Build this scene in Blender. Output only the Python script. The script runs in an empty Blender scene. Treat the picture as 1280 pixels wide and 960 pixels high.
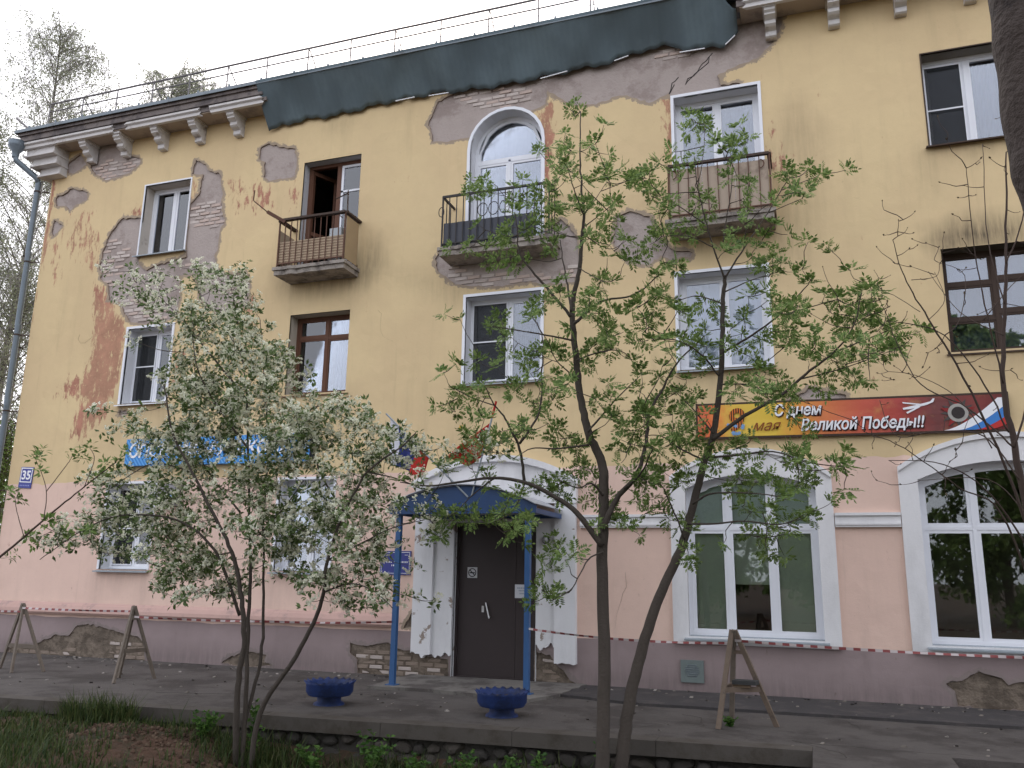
import bpy, bmesh, math, random
import numpy as np
from mathutils import Matrix, Vector
from mathutils.geometry import delaunay_2d_cdt

scn = bpy.context.scene
R = math.radians
# ------------------------------------------------------------------ camera
yaw, pit, rol = R(-19.42), R(12.757), R(0.922)
fwd = Vector((math.sin(yaw)*math.cos(pit), math.cos(yaw)*math.cos(pit), math.sin(pit)))
rgt = Vector((math.cos(yaw), -math.sin(yaw), 0)); upv = rgt.cross(fwd)
r2 = math.cos(rol)*rgt + math.sin(rol)*upv; u2 = -math.sin(rol)*rgt + math.cos(rol)*upv
cam = bpy.data.objects.new('camera', bpy.data.cameras.new('camera'))
scn.collection.objects.link(cam)
m3 = Matrix((r2, u2, -fwd)).transposed()
cam.matrix_world = Matrix.Translation((0, -13, 1.64)) @ m3.to_4x4()
cam.data.sensor_width = 36; cam.data.lens = 1051.4/1280*36
cam.data.clip_start = .05; cam.data.clip_end = 2000
scn.camera = cam
# ------------------------------------------------------------------ light
SUN = Vector((-.36, .70, .62)).normalized()
world = bpy.data.worlds.new('World'); scn.world = world; world.use_nodes = True
nt = world.node_tree; nt.nodes.clear()
wo = nt.nodes.new('ShaderNodeOutputWorld'); bg = nt.nodes.new('ShaderNodeBackground')
sky = nt.nodes.new('ShaderNodeTexSky'); sky.sky_type = 'NISHITA'; sky.sun_disc = False
sky.sun_elevation = math.asin(SUN.z); sky.sun_rotation = math.atan2(SUN.x, SUN.y)
sky.air_density = 1.0; sky.dust_density = 5.0; sky.ozone_density = 1.0
# cloud cover: an even grey-white layer over most of the blue
mx = nt.nodes.new('ShaderNodeMixRGB'); mx.inputs[2].default_value = (8.6, 8.75, 9.5, 1)
tc = nt.nodes.new('ShaderNodeTexCoord'); nz = nt.nodes.new('ShaderNodeTexNoise')
nz.inputs['Scale'].default_value = 2.2; nz.inputs['Detail'].default_value = 4
mr = nt.nodes.new('ShaderNodeMapRange'); mr.inputs[1].default_value = .3; mr.inputs[2].default_value = .7
mr.inputs[3].default_value = .70; mr.inputs[4].default_value = .92
L = nt.links.new
L(tc.outputs['Generated'], nz.inputs['Vector']); L(nz.outputs['Fac'], mr.inputs[0]); L(mr.outputs[0], mx.inputs[0])
L(sky.outputs[0], mx.inputs[1]); L(mx.outputs[0], bg.inputs[0]); L(bg.outputs[0], wo.inputs[0])
bg.inputs[1].default_value = 0.10
sl = bpy.data.lights.new('sun', 'SUN'); sl.energy = .8; sl.angle = R(20); sl.color = (1, .96, .9)
so = bpy.data.objects.new('sun', sl); scn.collection.objects.link(so)
so.rotation_euler = SUN.to_track_quat('Z', 'Y').to_euler()
vs = scn.view_settings; vs.view_transform = 'Standard'; vs.look = 'None'; vs.gamma = 1; vs.use_curve_mapping = False
vs.exposure = 1.12

random.seed(7); rng = np.random.default_rng(7)
# ------------------------------------------------------------------ helpers
def C(r, g, b):
    f = lambda c: (c/12.92 if c <= .04045 else ((c+.055)/1.055)**2.4)
    return (f(r/255), f(g/255), f(b/255))
def link(o): scn.collection.objects.link(o)
def tag(o, label=None, cat=None, group=None, kind=None):
    for k, v in (('label', label), ('category', cat), ('group', group), ('kind', kind)):
        if v: o[k] = v
    return o
def empty(name, loc=(0, 0, 0), label=None, cat=None, group=None):
    o = bpy.data.objects.new(name, None); link(o); o.location = loc; o.empty_display_size = .1
    return tag(o, label, cat, group)
class MB:
    def __init__(s): s.v = []; s.f = []; s.m = []
    def add(s, vs, fs, mi=0):
        n = len(s.v); s.v += [tuple(p) for p in vs]
        for f in fs: s.f.append(tuple(i+n for i in f)); s.m.append(mi)
        return s
    def box(s, x0, x1, y0, y1, z0, z1, mi=0):
        return s.add([(x0,y0,z0),(x1,y0,z0),(x1,y1,z0),(x0,y1,z0),(x0,y0,z1),(x1,y0,z1),(x1,y1,z1),(x0,y1,z1)],
            [(0,3,2,1),(4,5,6,7),(0,1,5,4),(1,2,6,5),(2,3,7,6),(3,0,4,7)], mi)
    def prism(s, pts, y0, y1, mi=0):          # polygon in x,z (counter-clockwise seen from -y) between y0 < y1
        a = sum(pts[i-1][0]*pts[i][1]-pts[i][0]*pts[i-1][1] for i in range(len(pts)))
        if a < 0: pts = pts[::-1]
        n = len(pts)
        return s.add([(x,y0,z) for x,z in pts]+[(x,y1,z) for x,z in pts],
            [tuple(range(n)), tuple(range(2*n-1, n-1, -1))]+[(i, i+n, (i+1)%n+n, (i+1)%n) for i in range(n)], mi)
    def slab(s, pts, z0, z1, mi=0):           # polygon in x,y between z0 < z1
        a = sum(pts[i-1][0]*pts[i][1]-pts[i][0]*pts[i-1][1] for i in range(len(pts)))
        if a < 0: pts = pts[::-1]
        n = len(pts)
        return s.add([(x,y,z1) for x,y in pts]+[(x,y,z0) for x,y in pts],
            [tuple(range(n)), tuple(range(2*n-1, n-1, -1))]+[(i, i+n, (i+1)%n+n, (i+1)%n) for i in range(n)], mi)
    def ring(s, o, i, y0, y1, mi=0):          # frame between two outlines with the same number of points
        n = len(o); v = [(x,y0,z) for x,z in o]+[(x,y0,z) for x,z in i]+[(x,y1,z) for x,z in o]+[(x,y1,z) for x,z in i]
        f = []
        for k in range(n):
            j = (k+1) % n
            f += [(k,j,n+j,n+k), (2*n+k,3*n+k,3*n+j,2*n+j), (k,2*n+k,2*n+j,j), (n+k,n+j,3*n+j,3*n+k)]
        return s.add(v, f, mi)
    def beam(s, p, q, w, h, mi=0, up=(0, 0, 1)):
        p, q = Vector(p), Vector(q); d = (q-p).normalized(); a = d.cross(Vector(up))
        if a.length < 1e-4: a = d.cross(Vector((1, 0, 0)))
        a.normalize(); b = a.cross(d).normalized(); a *= w/2; b *= h/2
        return s.add([p-a-b, p+a-b, p+a+b, p-a+b, q-a-b, q+a-b, q+a+b, q-a+b],
            [(0,3,2,1),(4,5,6,7),(0,1,5,4),(1,2,6,5),(2,3,7,6),(3,0,4,7)], mi)
    def tube(s, pts, rad, n=6, mi=0):
        pts = [Vector(p) for p in pts]
        if not hasattr(rad, '__len__'): rad = [rad]*len(pts)
        v = []; f = []; ref = Vector((.31, .77, .55))
        for i, p in enumerate(pts):
            d = (pts[min(i+1, len(pts)-1)]-pts[max(i-1, 0)]).normalized()
            a = d.cross(ref)
            if a.length < .05: a = d.cross(Vector((1, 0, 0)))
            a.normalize(); b = d.cross(a)
            for k in range(n):
                t = 2*math.pi*k/n; v.append(p+(a*math.cos(t)+b*math.sin(t))*rad[i])
        for i in range(len(pts)-1):
            for k in range(n):
                j = (k+1) % n; f.append((i*n+k, i*n+j, i*n+n+j, i*n+n+k))
        f += [tuple(range(n-1, -1, -1)), tuple(range(len(v)-n, len(v)))]
        return s.add(v, f, mi)
    def lathe(s, prof, c, n=24, mi=0, wob=None):
        v = []; f = []
        for i, (r, z) in enumerate(prof):
            for k in range(n):
                t = 2*math.pi*k/n; rr, zz = (r, z) if not wob else wob(i, t, r, z)
                v.append((c[0]+rr*math.cos(t), c[1]+rr*math.sin(t), c[2]+zz))
        for i in range(len(prof)-1):
            for k in range(n):
                j = (k+1) % n; f.append((i*n+k, i*n+j, i*n+n+j, i*n+n+k))
        return s.add(v, f, mi)
    def build(s, name, mats, parent=None, smooth=False):
        me = bpy.data.meshes.new(name); me.from_pydata(s.v, [], s.f)
        for m in (mats if isinstance(mats, (list, tuple)) else [mats]): me.materials.append(m)
        if any(s.m): me.polygons.foreach_set('material_index', s.m)
        if smooth: me.polygons.foreach_set('use_smooth', [True]*len(s.f))
        me.update(); o = bpy.data.objects.new(name, me); link(o)
        if parent: o.parent = parent
        return o
def mesh_np(name, V, F, mat, parent=None, attr=None, mi=None):       # fast: V (n,3), F (m,k) all the same size
    V = np.asarray(V, np.float32); F = np.asarray(F, np.int32); k = F.shape[1]
    me = bpy.data.meshes.new(name); me.vertices.add(len(V)); me.vertices.foreach_set('co', V.ravel())
    me.loops.add(F.size); me.loops.foreach_set('vertex_index', F.ravel())
    me.polygons.add(len(F)); me.polygons.foreach_set('loop_start', np.arange(0, F.size, k, dtype=np.int32))
    me.polygons.foreach_set('loop_total', np.full(len(F), k, np.int32))
    for m in (mat if isinstance(mat, (list, tuple)) else [mat]): me.materials.append(m)
    if mi is not None: me.polygons.foreach_set('material_index', np.asarray(mi, np.int32))
    me.update(calc_edges=True); me.validate(); me.shade_flat()
    o = bpy.data.objects.new(name, me); link(o)
    if parent: o.parent = parent
    return o
def inside(P, poly):
    P = np.asarray(P, float); x, z = P[:, 0], P[:, 1]; r = np.zeros(len(P), bool); n = len(poly)
    for i in range(n):
        x1, z1 = poly[i]; x2, z2 = poly[(i+1) % n]
        if z1 == z2: continue
        c = ((z1 > z) != (z2 > z)) & (x < (x2-x1)*(z-z1)/(z2-z1)+x1); r ^= c
    return r
def polydist(P, poly):
    P = np.asarray(P, float); d = np.full(len(P), 1e9); n = len(poly)
    for i in range(n):
        a = np.array(poly[i]); b = np.array(poly[(i+1) % n]); ab = b-a; L2 = max(ab@ab, 1e-9)
        t = np.clip(((P-a)@ab)/L2, 0, 1); d = np.minimum(d, np.linalg.norm(P-a-t[:, None]*ab, axis=1))
    return d
def jag(poly, step=.07, amp=.03, rnd=None):
    rnd = rnd or random; out = []; n = len(poly)
    for i in range(n):
        (x1, z1), (x2, z2) = poly[i], poly[(i+1) % n]; l = math.hypot(x2-x1, z2-z1); k = max(1, int(l/step))
        for j in range(k):
            t = j/k; a = amp if j else amp*.4
            out.append((x1+(x2-x1)*t+rnd.gauss(0, a)*.7, z1+(z2-z1)*t+rnd.gauss(0, a)*.7))
    return out
# ------------------------------------------------------------------ materials
def nodes(name):
    m = bpy.data.materials.new(name); m.use_nodes = True; t = m.node_tree; t.nodes.clear()
    o = t.nodes.new('ShaderNodeOutputMaterial'); return m, t, o
def N(t, kind, **kw):
    n = t.nodes.new(kind)
    for k, v in kw.items():
        if k in n.inputs: n.inputs[k].default_value = v
        else: setattr(n, k, v)
    return n
def noise(t, scale, detail=4, rough=.6, vec=None, stretch=None):
    n = N(t, 'ShaderNodeTexNoise', Scale=scale, Detail=detail, Roughness=rough)
    if vec is None:
        tcn = t.nodes.get('TC') or N(t, 'ShaderNodeTexCoord'); tcn.name = 'TC'; vec = tcn.outputs['Object']
    if stretch:
        mp = N(t, 'ShaderNodeMapping'); mp.inputs['Scale'].default_value = stretch; t.links.new(vec, mp.inputs[0]); vec = mp.outputs[0]
    t.links.new(vec, n.inputs['Vector']); return n.outputs['Fac']
def rampf(t, fac, a, b, lo=0., hi=1.):
    m = N(t, 'ShaderNodeMapRange'); m.interpolation_type = 'SMOOTHSTEP'
    for i, v in zip((1, 2, 3, 4), (a, b, lo, hi)): m.inputs[i].default_value = v
    t.links.new(fac, m.inputs[0]); return m.outputs[0]
def mixc(t, fac, a, b, mode='MIX'):
    m = N(t, 'ShaderNodeMixRGB', blend_type=mode)
    for s, v in ((m.inputs[0], fac), (m.inputs[1], a), (m.inputs[2], b)):
        if isinstance(v, (int, float)): s.default_value = v
        elif isinstance(v, tuple): s.default_value = (*v, 1)[:4]
        else: t.links.new(v, s)
    return m.outputs[0]
def math_(t, op, a, b=None):
    m = N(t, 'ShaderNodeMath', operation=op)
    for s, v in ((m.inputs[0], a), (m.inputs[1], b)):
        if v is None: continue
        if isinstance(v, (int, float)): s.default_value = v
        else: t.links.new(v, s)
    return m.outputs[0]
def finish(t, out, col, rough=.85, bump=None, bstr=.3, bdist=.01, metal=0, spec=.3):
    p = N(t, 'ShaderNodeBsdfPrincipled'); p.inputs['Metallic'].default_value = metal
    p.inputs['Specular IOR Level'].default_value = spec
    if isinstance(rough, (int, float)): p.inputs['Roughness'].default_value = rough
    else: t.links.new(rough, p.inputs['Roughness'])
    if isinstance(col, tuple): p.inputs['Base Color'].default_value = (*col, 1)
    else: t.links.new(col, p.inputs['Base Color'])
    if bump is not None:
        b = N(t, 'ShaderNodeBump', Strength=bstr, Distance=bdist); t.links.new(bump, b.inputs['Height']); t.links.new(b.outputs[0], p.inputs['Normal'])
    t.links.new(p.outputs[0], out.inputs[0]); return p
def dim(c, k): return tuple(x*k for x in c)
def mat(name, col, rough=.8, var=.25, scale=4., bstr=.25, bscale=60., col2=None, f2=(.55, .7), s2=2.5, metal=0, spec=.3, stretch=None, bdist=.006, stains=0):
    m, t, o = nodes(name)
    n1 = noise(t, scale, 5, .65, stretch=stretch)
    c = mixc(t, n1, dim(col, 1-var), dim(col, 1+var))
    if col2: c = mixc(t, rampf(t, noise(t, s2, 6, .7), *f2), c, col2)
    if stains: c = mixc(t, rampf(t, noise(t, 1.3, 6, .75, stretch=(1, 1, .35)), .45, .75, 0, stains), c, dim(col, .35))
    finish(t, o, c, rough, noise(t, bscale, 4), bstr, bdist, metal, spec); return m
def island(name, cols, rough=.6, trans=.35, spec=.3):       # leaves: each island its own tint
    m, t, o = nodes(name); g = N(t, 'ShaderNodeNewGeometry'); r = N(t, 'ShaderNodeValToRGB')
    e = r.color_ramp.elements; e[0].color = (*cols[0], 1); e[1].color = (*cols[-1], 1)
    for i, c in enumerate(cols[1:-1]): x = e.new((i+1)/(len(cols)-1)); x.color = (*c, 1)
    t.links.new(g.outputs['Random Per Island'], r.inputs[0])
    p = finish(t, o, r.outputs[0], rough, spec=spec)
    if trans:
        tr = N(t, 'ShaderNodeBsdfTranslucent'); ms = N(t, 'ShaderNodeMixShader'); ms.inputs[0].default_value = trans
        t.links.new(r.outputs[0], tr.inputs[0]); t.links.new(p.outputs[0], ms.inputs[1]); t.links.new(tr.outputs[0], ms.inputs[2]); t.links.new(ms.outputs[0], o.inputs[0])
    return m
def paint_wall(name, base, base2, old, dirt=.35, rimc=(C(176, 160, 138), C(146, 130, 116))):
    m, t, o = nodes(name)
    aw = N(t, 'ShaderNodeAttribute', attribute_name='wear'); ag = N(t, 'ShaderNodeAttribute', attribute_name='grime')
    big = noise(t, .55, 4, .6); fine = noise(t, 7, 6, .7); st = noise(t, 1.6, 5, .65, stretch=(1.6, 1, .22)); mid = noise(t, 2.4, 7, .75)
    c = mixc(t, rampf(t, big, .35, .65), base, base2)
    c = mixc(t, rampf(t, fine, .3, .8, 0, .22), c, dim(base, .82))
    c = mixc(t, rampf(t, st, .52, .8, 0, dirt), c, dim(base, .62))
    # rubbed-off top coat
    w = math_(t, 'ADD', aw.outputs['Fac'], math_(t, 'MULTIPLY', math_(t, 'SUBTRACT', noise(t, 5.5, 8, .72, stretch=(1.5, 1, .5)), .5), 2.7))
    wf = rampf(t, w, .36, .62)
    oc = mixc(t, rampf(t, mid, .35, .7), dim(old, .88), dim(old, 1.3))
    oc = mixc(t, rampf(t, noise(t, 11, 6, .7), .57, .66, 0, .6), oc, dim(base, .95))
    c = mixc(t, wf, c, oc)
    # repainted squares and rain runs
    vo = N(t, 'ShaderNodeTexVoronoi', Scale=.42, Randomness=.9); vo.distance = 'CHEBYCHEV'; t.links.new(t.nodes['TC'].outputs['Object'], vo.inputs['Vector'])
    bw = N(t, 'ShaderNodeRGBToBW'); t.links.new(vo.outputs['Color'], bw.inputs[0])
    c = mixc(t, rampf(t, bw.outputs[0], .35, .75, 0, .16), c, dim(base, .80))
    c = mixc(t, rampf(t, noise(t, 3.4, 6, .75, stretch=(2.2, 1, .09)), .58, .74, 0, .38), c, dim(base, .68))
    c = mixc(t, rampf(t, noise(t, 16, 3, .5), .70, .74, 0, .5), c, dim(base, .70))
    ar = N(t, 'ShaderNodeAttribute', attribute_name='rim')
    rf_ = rampf(t, math_(t, 'ADD', ar.outputs['Fac'], math_(t, 'MULTIPLY', math_(t, 'SUBTRACT', noise(t, 9, 6, .7), .5), 1.6)), .62, .74)
    c = mixc(t, rf_, c, mixc(t, mid, *rimc))
    g = math_(t, 'MULTIPLY', ag.outputs['Fac'], rampf(t, noise(t, 4, 6, .75, stretch=(2.4, 1, .25)), .25, .7, .3, 1))
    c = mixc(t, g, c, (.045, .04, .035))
    h = math_(t, 'SUBTRACT', math_(t, 'ADD', fine, math_(t, 'MULTIPLY', noise(t, 90, 3), .35)), math_(t, 'MULTIPLY', wf, .5))
    finish(t, o, c, .9, h, .35, .012, spec=.2); return m
def glass(name, tint=(1, 1, 1), ior=1.75):
    m, t, o = nodes(name)
    tr = N(t, 'ShaderNodeBsdfTransparent'); tr.inputs[0].default_value = (*tint, 1)
    gl = N(t, 'ShaderNodeBsdfGlossy'); gl.inputs['Roughness'].default_value = .015; gl.inputs[0].default_value = (.95, .97, 1, 1)
    b = N(t, 'ShaderNodeBump', Strength=.025, Distance=.02); t.links.new(noise(t, 1.7, 2), b.inputs['Height']); t.links.new(b.outputs[0], gl.inputs['Normal'])
    fr = N(t, 'ShaderNodeFresnel', IOR=ior); ms = N(t, 'ShaderNodeMixShader')
    t.links.new(math_(t, 'MULTIPLY', fr.outputs[0], 1.6), ms.inputs[0]); t.links.new(tr.outputs[0], ms.inputs[1]); t.links.new(gl.outputs[0], ms.inputs[2]); t.links.new(ms.outputs[0], o.inputs[0])
    return m
YEL, YEL2 = C(220, 197, 154), C(212, 188, 148)
PNK, PNK2 = C(229, 199, 183), C(223, 193, 178)
OLD = C(168, 121, 102)
Myel = paint_wall('yellow_limewash', YEL, YEL2, OLD)
Mpnk = paint_wall('pink_limewash', PNK, PNK2, C(150, 110, 92), .25)
Mpln = paint_wall('plinth_render', C(156, 140, 139), C(144, 129, 128), C(120, 104, 96), .5, (C(150, 138, 135), C(126, 114, 110)))
Medge = mat('plaster_edge', C(140, 124, 112), .95, .25, 8)
Mscratch = mat('scratch_coat', C(172, 160, 154), .95, .14, 2.5, .6, 22, col2=C(152, 139, 133), f2=(.48, .62), s2=1.4, bdist=.02)
Mbrick = [mat('brick_pale', C(196, 185, 178), .95, .2, 9, .5, 50), mat('brick_grey', C(180, 168, 161), .95, .2, 9, .5, 50), mat('brick_rose', C(190, 172, 162), .95, .2, 9, .5, 50), mat('brick_brown', C(134, 120, 108), .95, .25, 9, .6, 50)]
Mwhite = mat('white_pvc', C(226, 228, 234), .35, .03, 3, .02, 30, spec=.5)
Mrev = mat('white_reveal', C(212, 213, 217), .6, .05, 3, .1, 40)
Mstucco = mat('white_stucco', C(224, 223, 224), .85, .06, 3, .35, 45, stains=.30)
Mcornice = mat('cornice_white', C(205, 202, 200), .9, .12, 4, .6, 25, col2=C(150, 140, 132), f2=(.52, .68), s2=2.2)
Msoffit = mat('soffit_render', C(172, 158, 144), .9, .15, 2, .4, 20, col2=C(140, 130, 124), f2=(.5, .7))
Mgrey = mat('galvanised_sill', C(150, 158, 164), .5, .08, 5, .05, 30, metal=.3)
Mwood = mat('brown_wood', C(98, 66, 50), .65, .3, 12, .3, 50, stretch=(1, 1, .15))
Mdwood = mat('dark_wood', C(70, 56, 48), .7, .3, 12, .3, 50, stretch=(1, 1, .15))
Mtimber = mat('weathered_timber', C(112, 102, 92), .85, .3, 14, .4, 60, col2=C(96, 82, 70), s2=5)
Mglass = glass('window_glass', (.92, .95, 1), 1.72); Mglassd = glass('shop_glass', (.90, .93, .91), 1.55)
Mcurt = mat('curtain_cloth', C(146, 152, 166), .9, .06, 6, .1, 30)
Mblind = mat('roller_blind', C(206, 212, 196), .85, .05, 3, .05, 80)
Mblindrefl = mat('pale_blind_and_reflection', C(222, 230, 230), .85, .05, 3, .05, 80)
Mroom = mat('room_paint', C(120, 112, 104), .9, .1, 2)
Mscreen, _t, _o = nodes('insect_mesh')
_p = N(_t, 'ShaderNodeBsdfDiffuse'); _p.inputs[0].default_value = (.04, .042, .045, 1)
_q = N(_t, 'ShaderNodeBsdfTransparent'); _m = N(_t, 'ShaderNodeMixShader'); _m.inputs[0].default_value = .5
_t.links.new(_p.outputs[0], _m.inputs[2]); _t.links.new(_q.outputs[0], _m.inputs[1]); _t.links.new(_m.outputs[0], _o.inputs[0])
Mconc = mat('balcony_concrete', C(150, 142, 134), .95, .2, 5, .8, 18, col2=C(104, 97, 92), f2=(.45, .65), s2=4, bdist=.02)
Mrust = mat('rusty_iron', C(92, 66, 54), .8, .3, 20, .3, 60)
Miron = mat('black_iron', C(52, 50, 50), .6, .2, 20, .2, 60)
Mroof = mat('roof_sheet', C(120, 128, 134), .5, .12, 2, .1, 20, metal=.4, col2=C(98, 100, 102))
Mrail = mat('rail_steel', C(120, 116, 116), .55, .2, 10, .1, 40, metal=.3)
Mpipe = mat('drain_zinc', C(112, 122, 130), .5, .15, 4, .1, 30, metal=.4, col2=C(90, 96, 100))
Mblue = mat('blue_enamel', C(50, 92, 142), .45, .15, 6, .1, 30, spec=.5, stains=.2)
Mblued = mat('navy_enamel', C(38, 68, 112), .45, .2, 6, .15, 30, spec=.5)
Mplant = mat('planter_paint', C(34, 54, 104), .6, .3, 7, .35, 25, spec=.3, col2=C(28, 40, 72), f2=(.45, .62))
Mdoor = mat('door_steel', C(46, 35, 35), .5, .18, 2.5, .06, 30, spec=.5)
Msteel = mat('bright_steel', C(190, 190, 190), .3, .05, 5, metal=.8)
Mash = mat('worn_asphalt', C(88, 83, 80), .95, .2, 1.6, .8, 55, col2=C(70, 65, 62), f2=(.46, .60), s2=1.1, bdist=.014, stains=.5)
Mkerb = mat('kerb_concrete', C(82, 77, 72), .95, .18, 3, .6, 30, col2=C(70, 64, 57), f2=(.45, .65))
Mstrip = mat('dark_asphalt', C(70, 67, 67), .95, .2, 2.5, .9, 60, col2=C(84, 79, 77), f2=(.5, .65), bdist=.015)
Mporch = mat('porch_concrete', C(116, 112, 107), .95, .15, 3, .7, 28, col2=C(88, 83, 80), f2=(.45, .6), s2=1.8, bdist=.015)
Mstone = [mat('rubble_stone', C(92, 86, 80), .95, .3, 7, .8, 20, bdist=.02), mat('rubble_stone_b', C(76, 72, 68), .95, .3, 7, .8, 20, bdist=.02)]
Mmortar = mat('old_mortar', C(70, 66, 62), .95, .25, 8, .8, 20, bdist=.02)
Mblack = mat('black_ink', (.012, .012, .013), .7, .1)
Mink = mat('white_ink', C(235, 236, 240), .6, .02)
Mred = mat('red_ink', C(196, 44, 36), .7, .08)
# ------------------------------------------------------------------ measured outlines (metres)
PATCH = [[(-14.53,10.25),(-14.37,10.07),(-14.03,9.88),(-13.74,9.9),(-13.45,9.95),(-13.15,10.13),(-13.19,10.28),(-13.46,10.36),(-13.6,10.67),(-14.25,10.86),(-14.53,10.63)],[(-15.17,10.21),(-15.23,10.43),(-14.89,10.63),(-14.66,10.34),(-14.94,10.21)],[(-15.42,9.64),(-14.99,9.83),(-14.51,9.67),(-14.52,9.48),(-14.76,9.42),(-14.94,9.29),(-15.15,9.44),(-15.38,9.45)],[(-15.37,9.12),(-15.11,8.96),(-15.32,8.72),(-15.41,8.84)],[(-13.48,8.9),(-13.73,8.59),(-13.85,8.28),(-13.91,7.88),(-13.81,7.56),(-13.61,7.45),(-13.53,7.09),(-13.2,7.0),(-13.08,6.75),(-12.9,6.56),(-12.48,6.48),(-12.03,6.49),(-11.75,6.59),(-11.69,6.92),(-11.78,7.44),(-11.34,7.43),(-11.2,6.91),(-10.98,6.68),(-10.58,6.52),(-10.22,6.57),(-10.05,6.72),(-10.04,7.09),(-10.15,7.33),(-10.6,7.33),(-10.83,7.42),(-10.96,7.77),(-10.88,7.94),(-10.88,8.32),(-10.79,8.44),(-10.92,8.94),(-10.89,9.11),(-11.02,9.57),(-11.28,9.68),(-11.45,9.86),(-11.67,9.99),(-11.73,9.68),(-11.45,9.63),(-11.5,9.19),(-11.7,9.0),(-11.71,8.65),(-11.71,8.29),(-11.66,7.83),(-11.95,7.81),(-12.45,7.72),(-12.64,7.65),(-12.85,7.81),(-12.9,7.95),(-12.86,8.08),(-12.83,8.52),(-12.92,8.85)],[(-10.07,10.02),(-9.89,10.07),(-9.63,9.95),(-9.24,9.85),(-9.18,9.42),(-9.22,9.24),(-9.81,9.23),(-9.93,9.34),(-9.95,9.67),(-10.08,9.76)],[(-6.33,9.93),(-6.16,10.32),(-5.76,10.46),(-5.47,10.64),(-4.68,10.73),(-3.76,10.79),(-2.88,10.85),(-1.75,10.92),(-0.93,11.04),(0.17,11.02),(0.02,10.53),(-0.1,10.28),(-0.38,10.03),(-0.78,9.94),(-1.02,9.86),(-0.97,9.67),(-0.66,9.64),(-0.66,9.58),(-1.76,9.55),(-1.84,9.67),(-2.17,9.55),(-2.55,9.77),(-2.75,9.79),(-3.11,9.69),(-3.47,9.76),(-3.67,9.86),(-3.85,10.03),(-4.0,10.14),(-4.03,9.88),(-4.13,9.83),(-4.36,9.78),(-4.67,9.83),(-5.28,9.38),(-5.49,9.46),(-5.92,9.45),(-6.23,9.5)],[(-6.09,7.16),(-6.03,6.92),(-5.68,6.64),(-5.16,6.54),(-4.79,6.51),(-4.29,6.55),(-4.11,6.48),(-3.49,6.46),(-3.42,6.77),(-3.44,7.22),(-3.58,7.47),(-3.75,7.63),(-4.11,7.3),(-6.0,7.32)],[(-2.76,7.56),(-2.54,7.61),(-2.21,7.47),(-2.12,7.13),(-1.85,6.85),(-1.53,6.76),(-1.56,6.67),(-1.72,6.71),(-1.83,6.65),(-2.04,6.77),(-2.23,6.62),(-2.55,6.71),(-2.83,7.07)],[(-0.18,4.25),(-0.02,4.34),(0.14,4.43),(0.32,4.36),(0.61,4.29),(0.62,4.21)],[(-14.95,0.1),(-14.53,0.13),(-14.19,0.21),(-13.81,0.38),(-13.5,0.37),(-13.29,0.55),(-13.03,0.6),(-12.63,0.54),(-12.32,0.48),(-11.83,0.42),(-11.67,0.31),(-11.61,-0.03),(-13.05,-0.12),(-14.9,-0.18)],[(-9.93,0.04),(-9.72,0.17),(-9.34,0.25),(-9.01,0.22),(-9.05,0.11),(-8.88,0.04),(-9.42,-0.01)],[(-7.39,0.49),(-7.12,0.44),(-6.68,0.51),(-6.49,0.43),(-6.24,0.41),(-6.02,0.33),(-5.6,0.3),(-5.58,-0.08),(-6.47,-0.06),(-7.22,0.01),(-7.24,0.21),(-7.38,0.33)],[(-6.4,0.78),(-6.26,1.01),(-6.12,0.95),(-6.16,0.79),(-6.4,0.74)],[(-4.16,0.49),(-3.89,0.44),(-3.79,0.31),(-3.65,0.19),(-3.58,0.08),(-3.38,0.0),(-4.15,-0.06)],[(1.58,0.32),(1.78,0.37),(1.99,0.49),(2.25,0.42),(2.32,0.34),(2.5,0.39),(2.81,0.32),(2.78,0.05),(1.98,0.02),(1.71,0.05),(1.69,0.22)],[(-12.9,4.72),(-12.71,4.71),(-12.71,4.63),(-12.89,4.62)]]
BRICKS = [[(-14.55,10.34),(-14.37,10.07),(-14.03,9.88),(-13.74,9.9),(-13.45,9.95),(-13.15,10.13),(-13.19,10.28),(-14.17,10.38)],[(-13.76,8.46),(-13.23,8.46),(-13.17,8.03),(-13.3,7.69),(-13.44,7.24),(-13.57,7.36),(-13.83,7.65),(-13.89,7.88),(-13.86,8.29)],[(-11.68,9.04),(-10.96,9.05),(-10.83,8.45),(-11.18,8.36),(-11.57,8.36),(-11.68,8.64)],[(-13.18,7.08),(-12.11,7.11),(-11.93,6.48),(-12.91,6.6)],[(-10.6,7.33),(-10.15,7.33),(-10.04,7.09),(-10.06,6.74),(-10.51,6.72),(-10.72,6.91)],[(-5.79,10.46),(-4.91,10.4),(-4.14,10.15),(-4.42,9.95),(-4.81,9.97),(-5.25,10.05),(-5.7,10.24)],[(-1.98,10.55),(-1.42,10.54),(-1.33,10.29),(-1.63,10.31),(-1.99,10.34)],[(-5.94,7.05),(-5.17,6.78),(-4.11,6.66),(-3.49,6.78),(-3.47,6.51),(-4.11,6.51),(-5.16,6.55),(-5.69,6.67)],[(-12.49,0.32),(-11.68,0.33),(-11.61,-0.03),(-12.44,-0.04)],[(-14.94,0.02),(-13.35,0.12),(-13.32,-0.11),(-14.9,-0.18)],[(-7.23,0.34),(-6.49,0.4),(-6.24,0.38),(-5.59,0.29),(-5.58,-0.08),(-6.47,-0.06),(-7.22,0.01)],[(-4.16,0.47),(-3.89,0.43),(-3.79,0.29),(-3.68,0.19),(-3.6,0.08),(-3.44,0.0),(-4.15,-0.06)],[(-11.69,7.68),(-11.37,7.91),(-11.31,7.81),(-11.63,7.59)]]
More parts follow.
